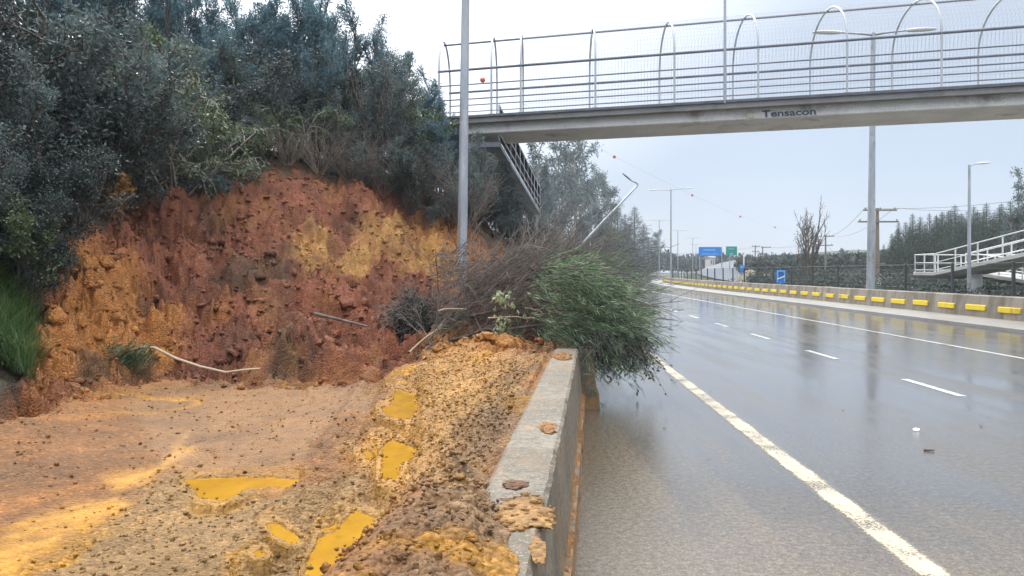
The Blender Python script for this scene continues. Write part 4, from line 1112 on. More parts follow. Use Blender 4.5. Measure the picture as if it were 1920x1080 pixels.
# heights (m) follow the skyline of the photograph
shrub_row([(900, 2.0), (845, 3.1), (795, 3.6), (745, 4.5), (700, 5.2), (640, 5.8), (585, 6.2), (540, 5.7), (480, 5.3), (420, 5.8), (350, 6.4), (280, 6.6), (210, 6.2), (140, 7), (70, 7), (0, 7), (-90, 7), (-180, 7)], 24.5, [0, 1, 2, 1, 0],
          '%s tall bluish shrub from the galvanised pole in the skyline row above the slide', 'skyline shrubs above the landslide')
shrub_row([(880, 2.4), (820, 2.6), (760, 3.0), (690, 3.5), (620, 3.6), (550, 3.5), (470, 3.4), (400, 3.6), (320, 3.8), (240, 4.0)], 21.2, [3, 1, 7, 3, 0, 4],
          '%s mid-height shrub from the galvanised pole in the row behind the slide crest', 'middle row of shrubs above the landslide')
shrub_row([(840, 1.5), (770, 1.9), (700, 2.0), (630, 2.0), (560, 2.1), (500, 2.0), (440, 2.2), (390, 2.6)], 19.6, [5, 4, 5, 3, 6],
          '%s drooping shrub from the galvanised pole hanging over the raw slide crest', 'drooping shrubs on the slide crest', .5)
shrub_row([(330, 3.2), (260, 3.6), (190, 3.6), (120, 3.8)], 16.6, [6, 5, 3, 6], '%s leafy shrub from the slide crest corner overhanging the raw bank', 'overhanging shrubs at the slide corner', .6)
shrub_row([(150, 3.2), (80, 3.8), (20, 4.2), (-60, 4.2), (-160, 4.4)], 13.6, [4, 3, 4, 5, 4], '%s dark shrub from the slide in the shaded thicket beside the scar', 'dark thicket beside the scar', .6)
shrub_row([(70, 1.9), (20, 2.3), (-40, 2.6), (-130, 3.0)], 10.9, [4, 4, 3, 4], '%s low dark shrub from the slide above the green grass tuft', 'low dark shrubs above the grass', .3)
shrub_row([(-330, 1.6), (-250, 1.5), (-170, 1.4)], 8.6, [3, 4, 7], '%s small bush from the grass on the bank beside the mud flat', 'small bushes on the side bank', .3)
shrub_row([(55, 1.2), (25, 1.5), (-10, 1.6), (-60, 1.8)], 9.75, [4, 7, 4, 3], '%s small bush from the scar edge right behind the green grass', 'small bushes behind the grass', .15)
def top_row(items, Y): return [(px, P(px, yt, Y).z - hz((px - CX) / F * Y, Y) + .1) for px, yt in items]
shrub_row(top_row([(1000, 405), (968, 372), (935, 335), (905, 285)], 25.5), 25.5, [4, 3, 4, 3], '%s dark shrub from the road under the descending stair of the footbridge', 'dark shrubs under the footbridge stair', .4)
shrub_row(top_row([(985, 420), (950, 385), (915, 345), (890, 300)], 22.8), 22.8, [4, 3, 4, 4], '%s dark shrub from the road below the end of the bridge girder', 'dark shrubs below the girder end', .4)
def off_road(px, margin, s0):                   # nearest distance at which this bearing lies clear of the road's edge
    y = s0
    while (px - CX) / F * y > float(bar_x(y)) - margin and y < 264: y += 2
    return y
def far_row(items, s0, margin, kinds, phrase, group):
    for k, (px, yt) in enumerate(sorted(items, key=lambda q: -q[0])):
        y = off_road(px, margin, s0); x = (px - CX) / F * y; zb = hz(x, y); i = kinds[k % len(kinds)]; sc_ = (P(px, yt, y).z - zb + .1) / 3.3
        place(i, (x, y, zb - .1), k * 1.3, (sc_ * .95, sc_ * .95, sc_), phrase % ORD[k], group)
far_row([(1010, 425), (1035, 432), (1060, 440), (1085, 440), (1110, 445)], 44, 3, [7, 4, 7, 3], '%s green bushy tree from the road in the belt behind the leaning lamp post', 'bushy trees behind the leaning lamp post')
far_row([(1050, 425), (1075, 412), (1100, 402), (1128, 405), (1150, 418), (1168, 440)], 62, 5, [4, 7, 4, 7, 4], '%s greyish bushy tree from the road in front of the dark pines', 'bushy trees before the dark pines')
far_row([(1120, 458), (1140, 462), (1160, 470), (1180, 480), (1200, 488), (1214, 494)], 92, 3, [7, 3, 7, 7], '%s low green bush from the road bend at the foot of the dark pines', 'low bushes at the foot of the pines')

# eucalyptus: pale thin trunk, loose round tufts with gaps
EU = dict(n=[13, 5], seg=[8, 4, 3], wig=[.05, .14, .2], up=[.03, .10, .02], t0=[.38, .45], ang=[.8, .6], rat=[.24, .42], anch=3, r=.11, stem=1.0, tip=.25)
eu = make_plant('eucalyptus_tree', 'tree', 21, 10, .05, 1, EU, dict(per=13, L=.30, W=.075, spread=.17, along=.2, down=.4), 'leaf_grey_veil', 'palebark', 6)
eu2 = make_plant('eucalyptus_tree', 'tree', 22, 10, .1, 2, EU, dict(per=11, L=.30, W=.075, spread=.18, along=.2, down=.4), 'leaf_grey_veil', 'palebark', 6)
spots = [(1016, 292, 58), (1050, 280, 60), (1068, 278, 56), (1088, 300, 62), (1035, 318, 54), (1100, 335, 66), (1118, 345, 75), (1145, 352, 82), (1000, 310, 64)]
spots.sort()
for k, (px, yt, Y) in enumerate(spots):
    Y = off_road(px, 3, Y); tp = P(px, yt, Y); zb = hz(tp.x, Y); s = (tp.z - zb) / 9.2; src = (eu, eu2)[k % 2]; lab = '%s sparse eucalyptus from the footbridge stair towards the pines' % ORD[k]
    if k < 2: src.location = (tp.x, Y, zb - .2); src.scale = (s, s, s); src['label'] = lab; src['group'] = 'eucalyptus trees beyond the footbridge'
    else: copy_thing(src, (tp.x, Y, zb - .2), rnd.uniform(0, 6), s, lab, 'eucalyptus trees beyond the footbridge')

# pines
def make_pine(seed, Ht, rad, lmat, dens=1.0, L=.5):
    rng = np.random.default_rng(seed); pl = Plant(seed); prm = dict(n=[], seg=[4], wig=[.08], up=[.04], anch=7, r=.03)
    nw = int(26 * dens)
    for i in range(nw):
        z = Ht * (.06 + .92 * (i / nw) ** .9); rr = rad * (1 - (z / Ht)) ** .95 * (.65 + .6 * rng.random()) + .10
        for k in range(6):
            a = 2 * PI * (k + rng.random()) / 6; d = np.array([math.cos(a), math.sin(a), .18 + .25 * z / Ht]); d /= np.linalg.norm(d)
            pl.branch(np.array([0, 0, z]), d, rr * (.7 + .5 * rng.random()), .02, 0, prm)
    pl.tubes = pl.tubes[::3]; pl.tubes.append(([np.array([0, 0, Ht * q / 6]) for q in range(7)], Ht * .018, .02))
    r = thing('pine_tree', PARK, 'x', 'tree'); V, Q = pl.wood(5); np_mesh('trunk', V, Q, MT['bark'], r)
    V, Q = pl.leaves_tapered(Ht, 5, L, L * .2, .09, .9, .1, .5); np_mesh('crown', V, Q, MT[lmat], r); return r
p1 = make_pine(31, 12, 3.6, 'pine', 1.2, .55); p2 = make_pine(32, 12, 2.9, 'pine_green', 1.0, .55); p3 = make_pine(33, 12, 3.3, 'pine_green', 1.0, .6)
first = True
for k, (px, yt, Y, w) in enumerate(((1190, 384, 104, 1.0), (1172, 398, 112, 1.0), (1207, 418, 112, .95), (1216, 448, 120, .9), (1158, 384, 118, .9))):
    Y = off_road(px, 5, Y + 6 * k); tp = P(px, yt, Y); zb = hz(tp.x, Y); s = (tp.z - zb) / 12; lab = ('tallest dark pine at the road bend, its tip highest', 'dark pine just behind the tallest pine towards the eucalyptus', 'dark pine stepping down from the tallest one towards the road', 'lowest dark pine overhanging the road bend', 'dark pine rear of the clump, farthest from the bend')[k]
    if first: p1.location = (tp.x, Y, zb - .2); p1.scale = (s * w * 1.6, s * w * 1.6, s); p1['label'] = lab; p1['group'] = 'dark pines at the bend'; first = False
    else: copy_thing(p1, (tp.x, Y, zb - .2), k * 1.3, (s * w * 1.6, s * w * 1.6, s), lab, 'dark pines at the bend')
tp = P(1231, 436, off_road(1231, 1.5, 130)); zb = hz(tp.x, tp.y); s = (tp.z - zb) / 9.2; copy_thing(eu, (tp.x, tp.y, zb), 1, s, 'lone slender eucalyptus beside the pines and the faint lamp post')
# plantation behind the ramp
cnt = 0
def sky_y(px):
    xs = [1630, 1660, 1690, 1720, 1760, 1800, 1850, 1900, 1960, 2300]; ysn = [470, 420, 408, 402, 392, 386, 382, 378, 372, 350]
    return float(np.interp(px, xs, ysn))
for row, Y in enumerate((82, 92, 102, 112)):
    for px in np.arange(1662 + row * 9 - row * 3, 2120, 3.0 * F / Y * .36):
        y = Y + rnd.uniform(-3, 3); q = px + rnd.uniform(-6, 6); yt = sky_y(q) + rnd.uniform(-10, 16) + (3 - row) * 11; tp = P(q, yt, y)
        zb = right_h(tp.x - LA * y - bend(y), y); s = (tp.z - zb) / 12
        if s < .2: continue
        src = (p2, p3)[cnt % 2]; lab = 'slim green pine massed in the plantation behind the access ramp'; gp = 'pines of the plantation behind the ramp'
        if cnt < 2: src.location = (tp.x, y, zb - .2); src.scale = (s, s, s); src['label'] = lab; src['group'] = gp
        else: copy_thing(src, (tp.x, y, zb - .2), rnd.uniform(0, 6), (max(s, .5) * rnd.uniform(1.1, 1.7), max(s, .5) * rnd.uniform(1.1, 1.7), s), lab, gp)
        cnt += 1
for px in np.arange(1568, 1664, 6):       # lower, farther edge of the plantation
    y = 150 + rnd.uniform(-8, 8); yt = float(np.interp(px, [1570, 1590, 1625, 1660], [486, 478, 475, 470])) + rnd.uniform(-3, 3); tp = P(px, yt, y); zb = right_h(tp.x - LA * y - bend(y), y) ; s = (tp.z - zb) / 12
    if s > .1: copy_thing((p2, p3)[int(px) % 2], (tp.x, y, zb - .2), rnd.uniform(0, 6), (s * 1.5, s * 1.5, s), 'small far pine in the low wood between the bare tree and the thick lamp post', 'far pines of the low wood')
# one round-headed tree at the frame edge
tp = P(1912, 346, 78); copy_thing(eu2, (tp.x, 78, right_h(tp.x - 3.4, 78)), 2, (tp.z - 1) / 9.2, 'loose-crowned tree rising above the plantation by the ramp')
# undergrowth under the plantation
for k, (px, yt, Y) in enumerate(((1690, 500, 66), (1730, 505, 62), (1775, 508, 60), (1850, 505, 56), (1905, 500, 54), (1660, 512, 70), (1600, 520, 66), (1560, 516, 70))):
    tp = P(px, yt, Y); zb = right_h(tp.x - LA * Y, Y); s = max((tp.z - zb), .8) / 3.2; place(7 if k % 2 else 3, (tp.x, Y, zb - .1), k, (s * 1.5, s * 1.5, s), '%s bush from the wooden utility pole growing behind the mesh fence' % ORD[k], 'bushes behind the mesh fence')
# bare tree
BT = dict(n=[8, 5, 3], seg=[8, 6, 4, 3], wig=[.05, .09, .14, .2], up=[.06, .20, .16, .05], t0=[.15, .2, .2], ang=[.5, .5, .5], rat=[.48, .42, .4], anch=1, r=.10, stem=1.0, tip=.2)
bt = make_plant('bare_tree', 'tree', 41, 5.6, .32, 6, BT, dict(per=1, L=.15, W=.05, spread=.14, down=.1), 'far_leaf', 'twig', 4)
bt.location = (P(1515, 540, 62).x, 62, .1); bt['label'] = 'nearly bare many-stemmed tree standing alone against the sky behind the fence'
bt.scale = (.82, .82, 1.02)
for k, (px, yt, w, src) in enumerate(((1480, 505, 1.3, 3), (1500, 492, 1.3, 4), (1530, 492, 1.2, 3), (1548, 500, 1.2, 4), (1455, 505, 1.0, 3), (1432, 503, 1.0, 7), (1412, 505, 1.0, 3))):
    Y = 74; tp = P(px, yt, Y); zb = right_h(tp.x - LA * Y, Y); s = (tp.z - zb) / 3.3; place(src, (tp.x, Y + k % 3, zb - .1), k * 1.1, (s * w, s * w, s), '%s shrub in the hedge-like clump around the bare tree foot' % ORD[k], 'shrubs around the bare tree')
# far wood along the horizon: reads as one mass
rng = np.random.default_rng(77); pl = Plant(77)
for i in range(520):
    px = rng.uniform(1225, 1600) if i < 380 else rng.uniform(-200, 2300); Y = rng.uniform(270, 400)
    x = (px - CX) / F * Y; ht = rng.uniform(2.0, 6.5) * (1.3 if rng.random() < .15 else 1); zb = 4.2 - .01 * (Y - 270) if px < 1500 else 4
    zb = 3.0 - (.012 * (px - 1225) if 1225 < px < 1400 else 2.0)
    for k in range(46):
        a = rng.random() * 2 * PI; f = rng.random(); rr = (1 - f) ** .7 * ht * .32 + .1
        pl.an.append(np.array([x + math.cos(a) * rr, Y + math.sin(a) * rr, zb + f * ht])); pl.ad.append(np.array([0, 0, 1.0]))
V, Q = pl.leaves(2, 1.3, .75, .25, .8, 0, .7); tag(np_mesh('woodland', V, Q, MT['far_leaf']), 'distant bluish woodland along the horizon', 'woodland', kind='stuff')

rng = np.random.default_rng(78); pl = Plant(78)
for i in range(430):
    s_ = rng.uniform(26, 78); l_ = rng.uniform(18.6, 31); 
    low = l_ < 29 and s_ < 50
    b_ = R(l_, s_, right_h(l_, s_)); ht = rng.uniform(.35, .75) if low else rng.uniform(.8, 1.9)
    for k in range(60):
        a = rng.random() * 2 * PI; f = rng.random(); rr = (1 - f * f) * ht * .75 + .1
        pl.an.append(np.array([b_.x + math.cos(a) * rr, b_.y + math.sin(a) * rr, b_.z + f * ht])); pl.ad.append(np.array([0, 0, 1.0]))
V, Q = pl.leaves(3, .22, .05, .16, .5, 0, .8); tag(np_mesh('undergrowth', V, Q, MT['far_leaf']), 'grey-green undergrowth behind the mesh fence', 'undergrowth', kind='stuff')
rng = np.random.default_rng(79); pl = Plant(79)
for i in range(300):
    px = rng.uniform(1385, 1680); Y = rng.uniform(125, 210); x = (px - CX) / F * Y; zt = P(px, float(np.interp(px, [1385, 1440, 1560, 1680], [503, 499, 490, 476])) + rng.uniform(-6, 14), Y).z
    zb = right_h(x - LA * Y - bend(Y), Y); ht = max(zt - zb, 1.5)
    for k in range(70):
        a = rng.random() * 2 * PI; f = rng.random(); rr = (1 - f) ** .6 * min(ht * .4, 2.2) + .1
        pl.an.append(np.array([x + math.cos(a) * rr, Y + math.sin(a) * rr, zb + f * ht])); pl.ad.append(np.array([0, 0, 1.0]))
V, Q = pl.leaves(2, .8, .30, .2, .7, 0, .7); tag(np_mesh('woodland', V, Q, MT['far_leaf']), 'dark low woodland filling the rise behind the bare tree', 'woodland', kind='stuff')

# ------------------------------------------------------------------ dry brush on the crest
DB = dict(n=[7], seg=[6, 4], wig=[.08, .14], up=[-.06, -.10], t0=[.25], ang=[.45], rat=[.45], anch=1, r=.009, tip=.4)
db = make_plant('dry_brush', 'dry brush', 51, 2.2, .75, 34, DB, None, None, 'straw', 3, trunk='stems')
spots = [(660, 372, 19.0), (720, 385, 19.2), (780, 400, 19.4), (830, 410, 19.6), (600, 350, 18.9), (870, 440, 19.6), (690, 360, 19.6), (760, 372, 20.0), (540, 335, 18.8)]
for k, (px, py, Y) in enumerate(sorted(spots, reverse=True)):
    x = (px - CX) / F * Y; z = hz(x, Y); lab = '%s tuft of dry brown brush from the galvanised pole along the slide rim' % ORD[k]
    if k == 0: db.location = (x, Y, z); db['label'] = lab; db['group'] = 'dry brush tufts on the slide rim'
    else: copy_thing(db, (x, Y, z), k * 1.7, .7 + .05 * (k % 4), lab, 'dry brush tufts on the slide rim')
# upright bare stems in the scrub above the rim
BS = dict(n=[6], seg=[7, 4], wig=[.04, .08], up=[.03, .10], t0=[.4], ang=[.35], rat=[.35], anch=1, r=.014, tip=.3)
bs = make_plant('bare_shrub', 'shrub', 52, 3.6, .30, 9, BS, None, None, 'straw', 3, trunk='stems')
for k, (px, Y, s) in enumerate(((725, 20.2, .9), (690, 20.4, 1.0))):
    x = (px - CX) / F * Y; lab = '%s leafless pale-stemmed shrub from the galvanised pole above the slide' % ORD[k]
    if k == 0: bs.location = (x, Y, hz(x, Y)); bs['label'] = lab; bs['group'] = 'bare pale stems above the slide'
    else: copy_thing(bs, (x, Y, hz(x, Y)), k * 2.1, s, lab, 'bare pale stems above the slide')

# orange-leaved sapling
SP = dict(n=[8, 3], seg=[5, 3, 2], wig=[.06, .12, .15], up=[.05, .1, .0], t0=[.25, .3], ang=[.5, .5], rat=[.35, .4], anch=3, r=.012)
sp = make_plant('orange_sapling', 'sapling', 61, 1.15, .18, 3, SP, dict(per=3, L=.075, W=.035, spread=.03), 'leaf_orange', 'bark', 4)
q = P(213, 398, 13.6); sp.location = (q.x, q.y, hz(q.x, q.y) - .05); sp['label'] = 'thin sapling with orange leaves at the dark corner of the scar'

# grass tuft beside the scar
rng = np.random.default_rng(88); V = []; Q = []
for i in range(6500):
    px = rng.uniform(-120, 70) - 10 * rng.random(); Y = rng.uniform(8.0, 9.7)
    if i % 3 == 2: Y = rng.uniform(5, 10); px = CX + F * rng.uniform(-9.5, -6.2) / Y
    x = (px - CX) / F * Y
    z = hz(x, Y) - .03; L = rng.uniform(.2, .62); a = rng.random() * 2 * PI; b_ = rng.uniform(.1, .8); w = rng.uniform(.004, .008)
    d = np.array([math.cos(a) * b_, math.sin(a) * b_ - .15, 1]); d /= np.linalg.norm(d); sdv = np.array([math.cos(a + 1.5), math.sin(a + 1.5), 0]) * w
    p0 = np.array([x, Y, z]); p1_ = p0 + d * L * .6; p2_ = p0 + d * L + np.array([math.cos(a) * .2 * L, math.sin(a) * .2 * L - .05, -.10 * L]); i0 = len(V)
    V += [p0 - sdv, p0 + sdv, p1_ + sdv * .8, p1_ - sdv * .8, p2_ + sdv * .15, p2_ - sdv * .15]; Q += [(i0, i0 + 1, i0 + 2, i0 + 3), (i0 + 3, i0 + 2, i0 + 4, i0 + 5)]
tag(np_mesh('grass', np.array(V), np.array(Q), MT['grass']), 'bright green long grass beside the scar', 'grass', kind='stuff')

# ------------------------------------------------------------------ the fallen bush across the barrier
ft = thing('fallen_tree', P(1000, 640, 11.5) * 1.0, 'big uprooted bush with green needle foliage lying across the barrier onto the road', 'fallen tree')
FO = np.array(ft.location); rng = np.random.default_rng(99)
def add_tube_np(T, pts, r0, r1): T.append(([np.array(p) for p in pts], r0, r1))
main = []
def arc(a, b, sag, n=8, j=.03):
    a, b = np.array(a), np.array(b); pts = []
    for i in range(n + 1):
        f = i / n; pts.append(a + (b - a) * f + np.array([0, 0, sag * 4 * f * (1 - f)]) + rng.normal(0, j, 3) * (0 < i < n))
    return pts
T = []
limbs = [((810, 600, 12.6), (1075, 462, 12.2), .05, .035), ((790, 640, 12.4), (1000, 455, 12.8), .1, .028), ((830, 570, 13.2), (1040, 452, 13.2), .05, .03), ((870, 548, 14), (1030, 450, 13.6), .05, .03),
         ((810, 615, 12.2), (1110, 560, 11.0), .15, .035), ((830, 640, 11.8), (1150, 600, 10.6), .2, .03), ((900, 600, 11.8), (1130, 500, 11.2), .1, .025), ((820, 590, 12.5), (1060, 520, 11.8), .12, .03),
         ((780, 670, 11.6), (850, 590, 12), .0, .022), ((900, 560, 12.5), (1085, 470, 11.5), .05, .025)]
for a, b_, sg, r in limbs:
    pts = arc(P(*a), P(*b_), sg * .4); main.append(pts); add_tube_np(T, pts, r, r * .35)
pl = Plant(100); pl.tubes = T
TW = dict(n=[3], seg=[4, 3], wig=[.13, .18], up=[.0, .0], t0=[.3], ang=[.5], rat=[.5], anch=1, r=.006, tip=.4)
for pts in main:
    for k in range(55):
        f = .15 + .85 * rng.random(); i = min(int(f * 8), 7); q = pts[i] + (pts[i + 1] - pts[i]) * (f * 8 - i); d = pts[i + 1] - pts[i]; d /= np.linalg.norm(d)
        d = d + rng.normal(0, .45, 3); d /= np.linalg.norm(d); pl.branch(q, d, rng.uniform(.35, 1.05), rng.choice([.005, .007, .011]), 0, TW)
# brown tangle low down between the pole and the barrier
for k in range(620):
    px, py = rng.uniform(800, 1060), rng.uniform(475, 640); Y = rng.uniform(11.3, 13.6); q = np.array(P(px, py, Y)); q[2] = max(q[2], hz(q[0], q[1]) + .05)
    d = np.array([.8, -.1, .25]) + rng.normal(0, .5, 3); d /= np.linalg.norm(d); pl.branch(q, d, rng.uniform(.3, .9), rng.choice([.005, .007, .010]), 0, TW)
for k in range(46):                              # bare and half-stripped shoots that break the outline of the green part
    q = np.array(P(rng.uniform(1000, 1130), rng.uniform(480, 640), rng.uniform(9.6, 11.6))); d = np.array([.85, -.2, .12 - .3 * rng.random()]) + rng.normal(0, .28, 3); d /= np.linalg.norm(d)
    pl.branch(q, d, rng.uniform(.7, 1.25), .009, 0, TW)
V, Q = pl.wood(3); np_mesh('bare_branches', V - FO, Q, MT['twig'], ft)
# pale broken sticks
for a, b_ in (((822, 583, 11.6), (875, 580, 11.5)), ((915, 596, 11.3), (985, 597, 11.2)), ((985, 578, 11.3), (1020, 590, 11.2)), ((768, 660, 11.3), (830, 608, 11.6)), ((985, 597, 11.2), (1045, 606, 11))):
    Tp = Plant(101); add_tube_np(Tp.tubes, arc(P(*a), P(*b_), .02, 4, .01), .014, .009)
    V, Q = Tp.wood(5); np_mesh('broken_stick', V - FO, Q, MT['stick'], ft)
# green needle foliage fanning towards the road
gl = Plant(102); gtw = []
for k in range(900):
    u1 = rng.random(); th = rng.uniform(-1, 1)
    px = 985 + 60 * abs(th) * rng.random() + 165 * u1 ** 1.15 * (1 - .45 * th * th) + 10 * rng.normal(); py = 578 + th * 78 + (34 * (px - 1060) / 100 if th < 0 else 0) + 8 * rng.normal(); Y = rng.uniform(9.5, 11.6)
    if rng.random() < .75 * max(0, (1055 - px) / 70): continue
    q = np.array(P(px, py, Y)); ang = (py - 560) / 200.0
    d = np.array([.95, -.25 + .3 * rng.normal(), -.16 - ang * .5 + .26 * rng.normal()]); d /= np.linalg.norm(d)
    L = rng.uniform(.3, 1.0) * (1.0 - .25 * abs(ang)); seg = 5; pts = [q]
    for i in range(seg):
        d = d + rng.normal(0, .09, 3) + np.array([0, 0, -.05]); d /= np.linalg.norm(d); q = q + d * L / seg
        if q[2] < .04: q[2] = .04
        pts.append(q)
    gl.tubes.append((pts, .004, .0015))
    for i in range(26):
        f = rng.random() * seg; j = min(int(f), seg - 1); gl.an.append(pts[j] + (pts[j + 1] - pts[j]) * (f - j)); gl.ad.append(d)
for k in range(170):                             # thin green sprays scattered through the bare part
    i = rng.integers(len(main)); f = rng.uniform(.3, 1.0); j = min(int(f * 8), 7); q = main[i][j] + (main[i][j + 1] - main[i][j]) * (f * 8 - j) + rng.normal(0, .08, 3)
    d = np.array([.7, -.3, .1]) + rng.normal(0, .4, 3); d /= np.linalg.norm(d); L = rng.uniform(.2, .5); pts = [q + d * L * a_ / 4 - np.array([0, 0, .03 * a_ * a_ * L]) for a_ in range(5)]
    gl.tubes.append((pts, .004, .0015))
    for i in range(13):
        f = rng.random() * 4; j = min(int(f), 3); gl.an.append(pts[j] + (pts[j + 1] - pts[j]) * (f - j)); gl.ad.append(d)
V, Q = gl.leaves(1, .115, .0085, .008, 1.0, .05, .33); np_mesh('green_foliage', V - FO, Q, MT['needle'], ft)
V, Q = gl.wood(3); np_mesh('green_twigs', V - FO, Q, MT['needle_dark'], ft)
# darker leafy underside hanging over the road
dl = Plant(103)
for k in range(300):
    px = 1065 + 140 * rng.random() ** .9; py = 612 + 48 * rng.random(); Y = rng.uniform(9.4, 10.8); q = np.array(P(px, py, Y))
    d = np.array([.35 + .4 * rng.normal(), -.2 + .3 * rng.normal(), -.75]); d /= np.linalg.norm(d); L = rng.uniform(.15, .5) if rng.random() < .93 else rng.uniform(.5, .75); seg = 4; pts = [q]
    for i in range(seg):
        d = d + rng.normal(0, .1, 3); d /= np.linalg.norm(d); q = q + d * L / seg
        if q[2] < .03: q[2] = .03
        pts.append(q)
    dl.tubes.append((pts, .004, .0015))
    for i in range(9):
        f = rng.random() * seg; j = min(int(f), seg - 1); dl.an.append(pts[j] + (pts[j + 1] - pts[j]) * (f - j)); dl.ad.append(d)
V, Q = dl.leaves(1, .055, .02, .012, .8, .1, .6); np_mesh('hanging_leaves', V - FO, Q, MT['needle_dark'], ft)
V, Q = dl.wood(3); np_mesh('hanging_twigs', V - FO, Q, MT['twig'], ft)
# pale-leaved sprig caught in the branches
sl = Plant(104)
for k in range(46):
    px = 945 + 10 * rng.normal(); py = rng.uniform(560, 640) if k < 34 else rng.uniform(650, 725); q = np.array(P(px + (22 if py < 590 else 0) * rng.random(), py, 10.9)); sl.an.append(q); sl.ad.append(np.array([0, -.3, -1.0]))
for k in range(16): sl.an.append(np.array(P(rng.uniform(925, 955), rng.uniform(545, 565), 11.0))); sl.ad.append(np.array([0, -.3, -1.0]))
V, Q = sl.leaves(3, .07, .045, .03, .5, .2, .6); np_mesh('pale_leaves', V - FO, Q, MT['pale_leaf'], ft)
# dark root mass at the slide side
rb = thing('root_mass', P(775, 600, 12.6), 'dark tangled root mass at the trunk end of the fallen bush', 'roots')
rm = Plant(105); c0 = np.array(rb.location)
RT = dict(n=[4], seg=[4, 3], wig=[.25, .3], up=[-.03, -.03], t0=[.2], ang=[.8], rat=[.6], anch=2, r=.01, tip=.4)
for k in range(330):
    v = rng.normal(0, 1, 3); v /= np.linalg.norm(v); q = c0 + v * np.array([.34, .3, .44]) * rng.random() ** .4
    d = rng.normal(0, 1, 3) + np.array([.2, 0, -.2]); d /= np.linalg.norm(d); rm.branch(q, d, rng.uniform(.2, .5), .008, 0, RT)
V, Q = rm.wood(3); np_mesh('roots', V - c0, Q, MT['twig'], rb)
V, Q = rm.leaves(1, .05, .02, .03); np_mesh('dead_leaves', V - c0, Q, MT['leaf_dark'], rb)
bv, bf = ICO2; bv3, bf3 = subdiv(bv, bf); nn = np.array([float(fbm(np.array([v[0] * 2 + v[2]]), np.array([v[1] * 2 - v[2] * 1.3]), 3, 4)[0]) for v in bv3])
np_mesh('soil_core', bv3 * (1 + .35 * nn[:, None]) * np.array([.30, .26, .40]), bf3, clump_mat('root_soil', (.05, .035, .03)), rb)

# ------------------------------------------------------------------ sticks and litter
def stick(name, pts, r, label, mat='stick', cat='stick'):
    m = MB(); m.tube(pts, [r * (1 - .5 * i / (len(pts) - 1)) for i in range(len(pts))], 6); return tag(m.build(name, MT[mat], None, pts[0], True), label, cat)
stick('fallen_branch', [P(212, 682, 10.3), P(240, 660, 10.35), P(268, 651, 10.3), P(290, 652, 10.2), P(330, 672, 10.0), P(375, 687, 9.9), P(423, 698, 9.75), P(460, 693, 9.75), P(488, 691, 9.75)], .022, 'long pale bent branch lying at the toe of the landslide')
fg = Plant(110)
for k in range(150):
    f = rng.random(); q = np.array(P(205 + 85 * f, 668 - 12 * f + rng.normal() * 9, 10.25)); fg.an.append(q); fg.ad.append(np.array([-.6, -.1, -.5]))
V, Q = fg.leaves(4, .16, .012, .04, .9, .2, .4); tag(np_mesh('leafy_spray', V, Q, MT['leaf_green']), 'drooping green spray of leaves at the end of the pale bent branch', 'leaves')
stick('fallen_branch', [P(-20, 745, 8.3), P(5, 725, 8.4), P(28, 709, 8.5), P(55, 701, 8.6)], .022, 'curved tan stick in the mud below the green grass')
stick('fallen_branch', [P(590, 588, 12.2), P(640, 600, 12.0), P(690, 612, 11.8)], .03, 'dark stick half buried in the middle of the landslide', 'twig')
stick('fallen_branch', [P(470, 664, 10.9), P(505, 660, 10.9), P(540, 662, 10.9)], .02, 'short dark stick near the toe of the slide', 'twig')
stick('fallen_branch', [G(1732, 843, .012), G(1752, 844, .012)], .014, 'short dark stick lying on the wet lane past the edge line', 'twig')
m = MB(); q = G(1718, 807, .006); m.grid([[q + Vector((x, y, .012 * math.sin(x * 60 + y * 40) + .012)) for x in (-.025, -.01, .01, .025)] for y in (-.03, 0, .03)]); tag(m.build('paper_scrap', MT['white'], None, q), 'tiny white paper scrap on the wet lane', 'litter')
for k, (px, py) in enumerate(((1262, 715), (1333, 735), (1328, 862), (1580, 767), (1840, 797), (1245, 800), (1600, 690))):
    q = G(px, py, .006); m = MB(); a = k * 1.3; dx, dy = math.cos(a) * .03, math.sin(a) * .03
    m.grid([[q + Vector((-dx, -dy, .002)), q + Vector((-dx * .3 - dy * .5, -dy * .3 + dx * .5, .008)), q + Vector((dx, dy, .012))], [q + Vector((-dx, -dy, .004)), q + Vector((dy * .5, -dx * .5, .014)), q + Vector((dx, dy, .014))]])
    tag(m.build('fallen_leaf', MT['twig'], None, q), '%s small dark leaf on the wet road counted from the bush tip' % ORD[k], 'leaf', 'dark leaves scattered on the wet road')

# ------------------------------------------------------------------ haze, sky, sun, camera
def haze():
    m = bpy.data.materials.new('haze_air'); m.use_nodes = True; nt = m.node_tree; nt.nodes.clear()
    out = nt.nodes.new('ShaderNodeOutputMaterial'); pv = nt.nodes.new('ShaderNodeVolumePrincipled')
    pv.inputs['Color'].default_value = (.80, .88, .97, 1); pv.inputs['Density'].default_value = .0006; pv.inputs['Anisotropy'].default_value = .2
    nt.links.new(pv.outputs[0], out.inputs['Volume'])
    mb = MB(); x0, x1, y0, y1, z0, z1 = -420, 520, -60, 520, -1.7, 34
    mb.prism([Vector((x0, y0, z0)), Vector((x1, y0, z0)), Vector((x1, y1, z0)), Vector((x0, y1, z0))], [Vector((x0, y0, z1)), Vector((x1, y0, z1)), Vector((x1, y1, z1)), Vector((x0, y1, z1))])
    tag(mb.build('haze', m), 'thin damp haze filling the air', 'haze', kind='stuff')
haze()

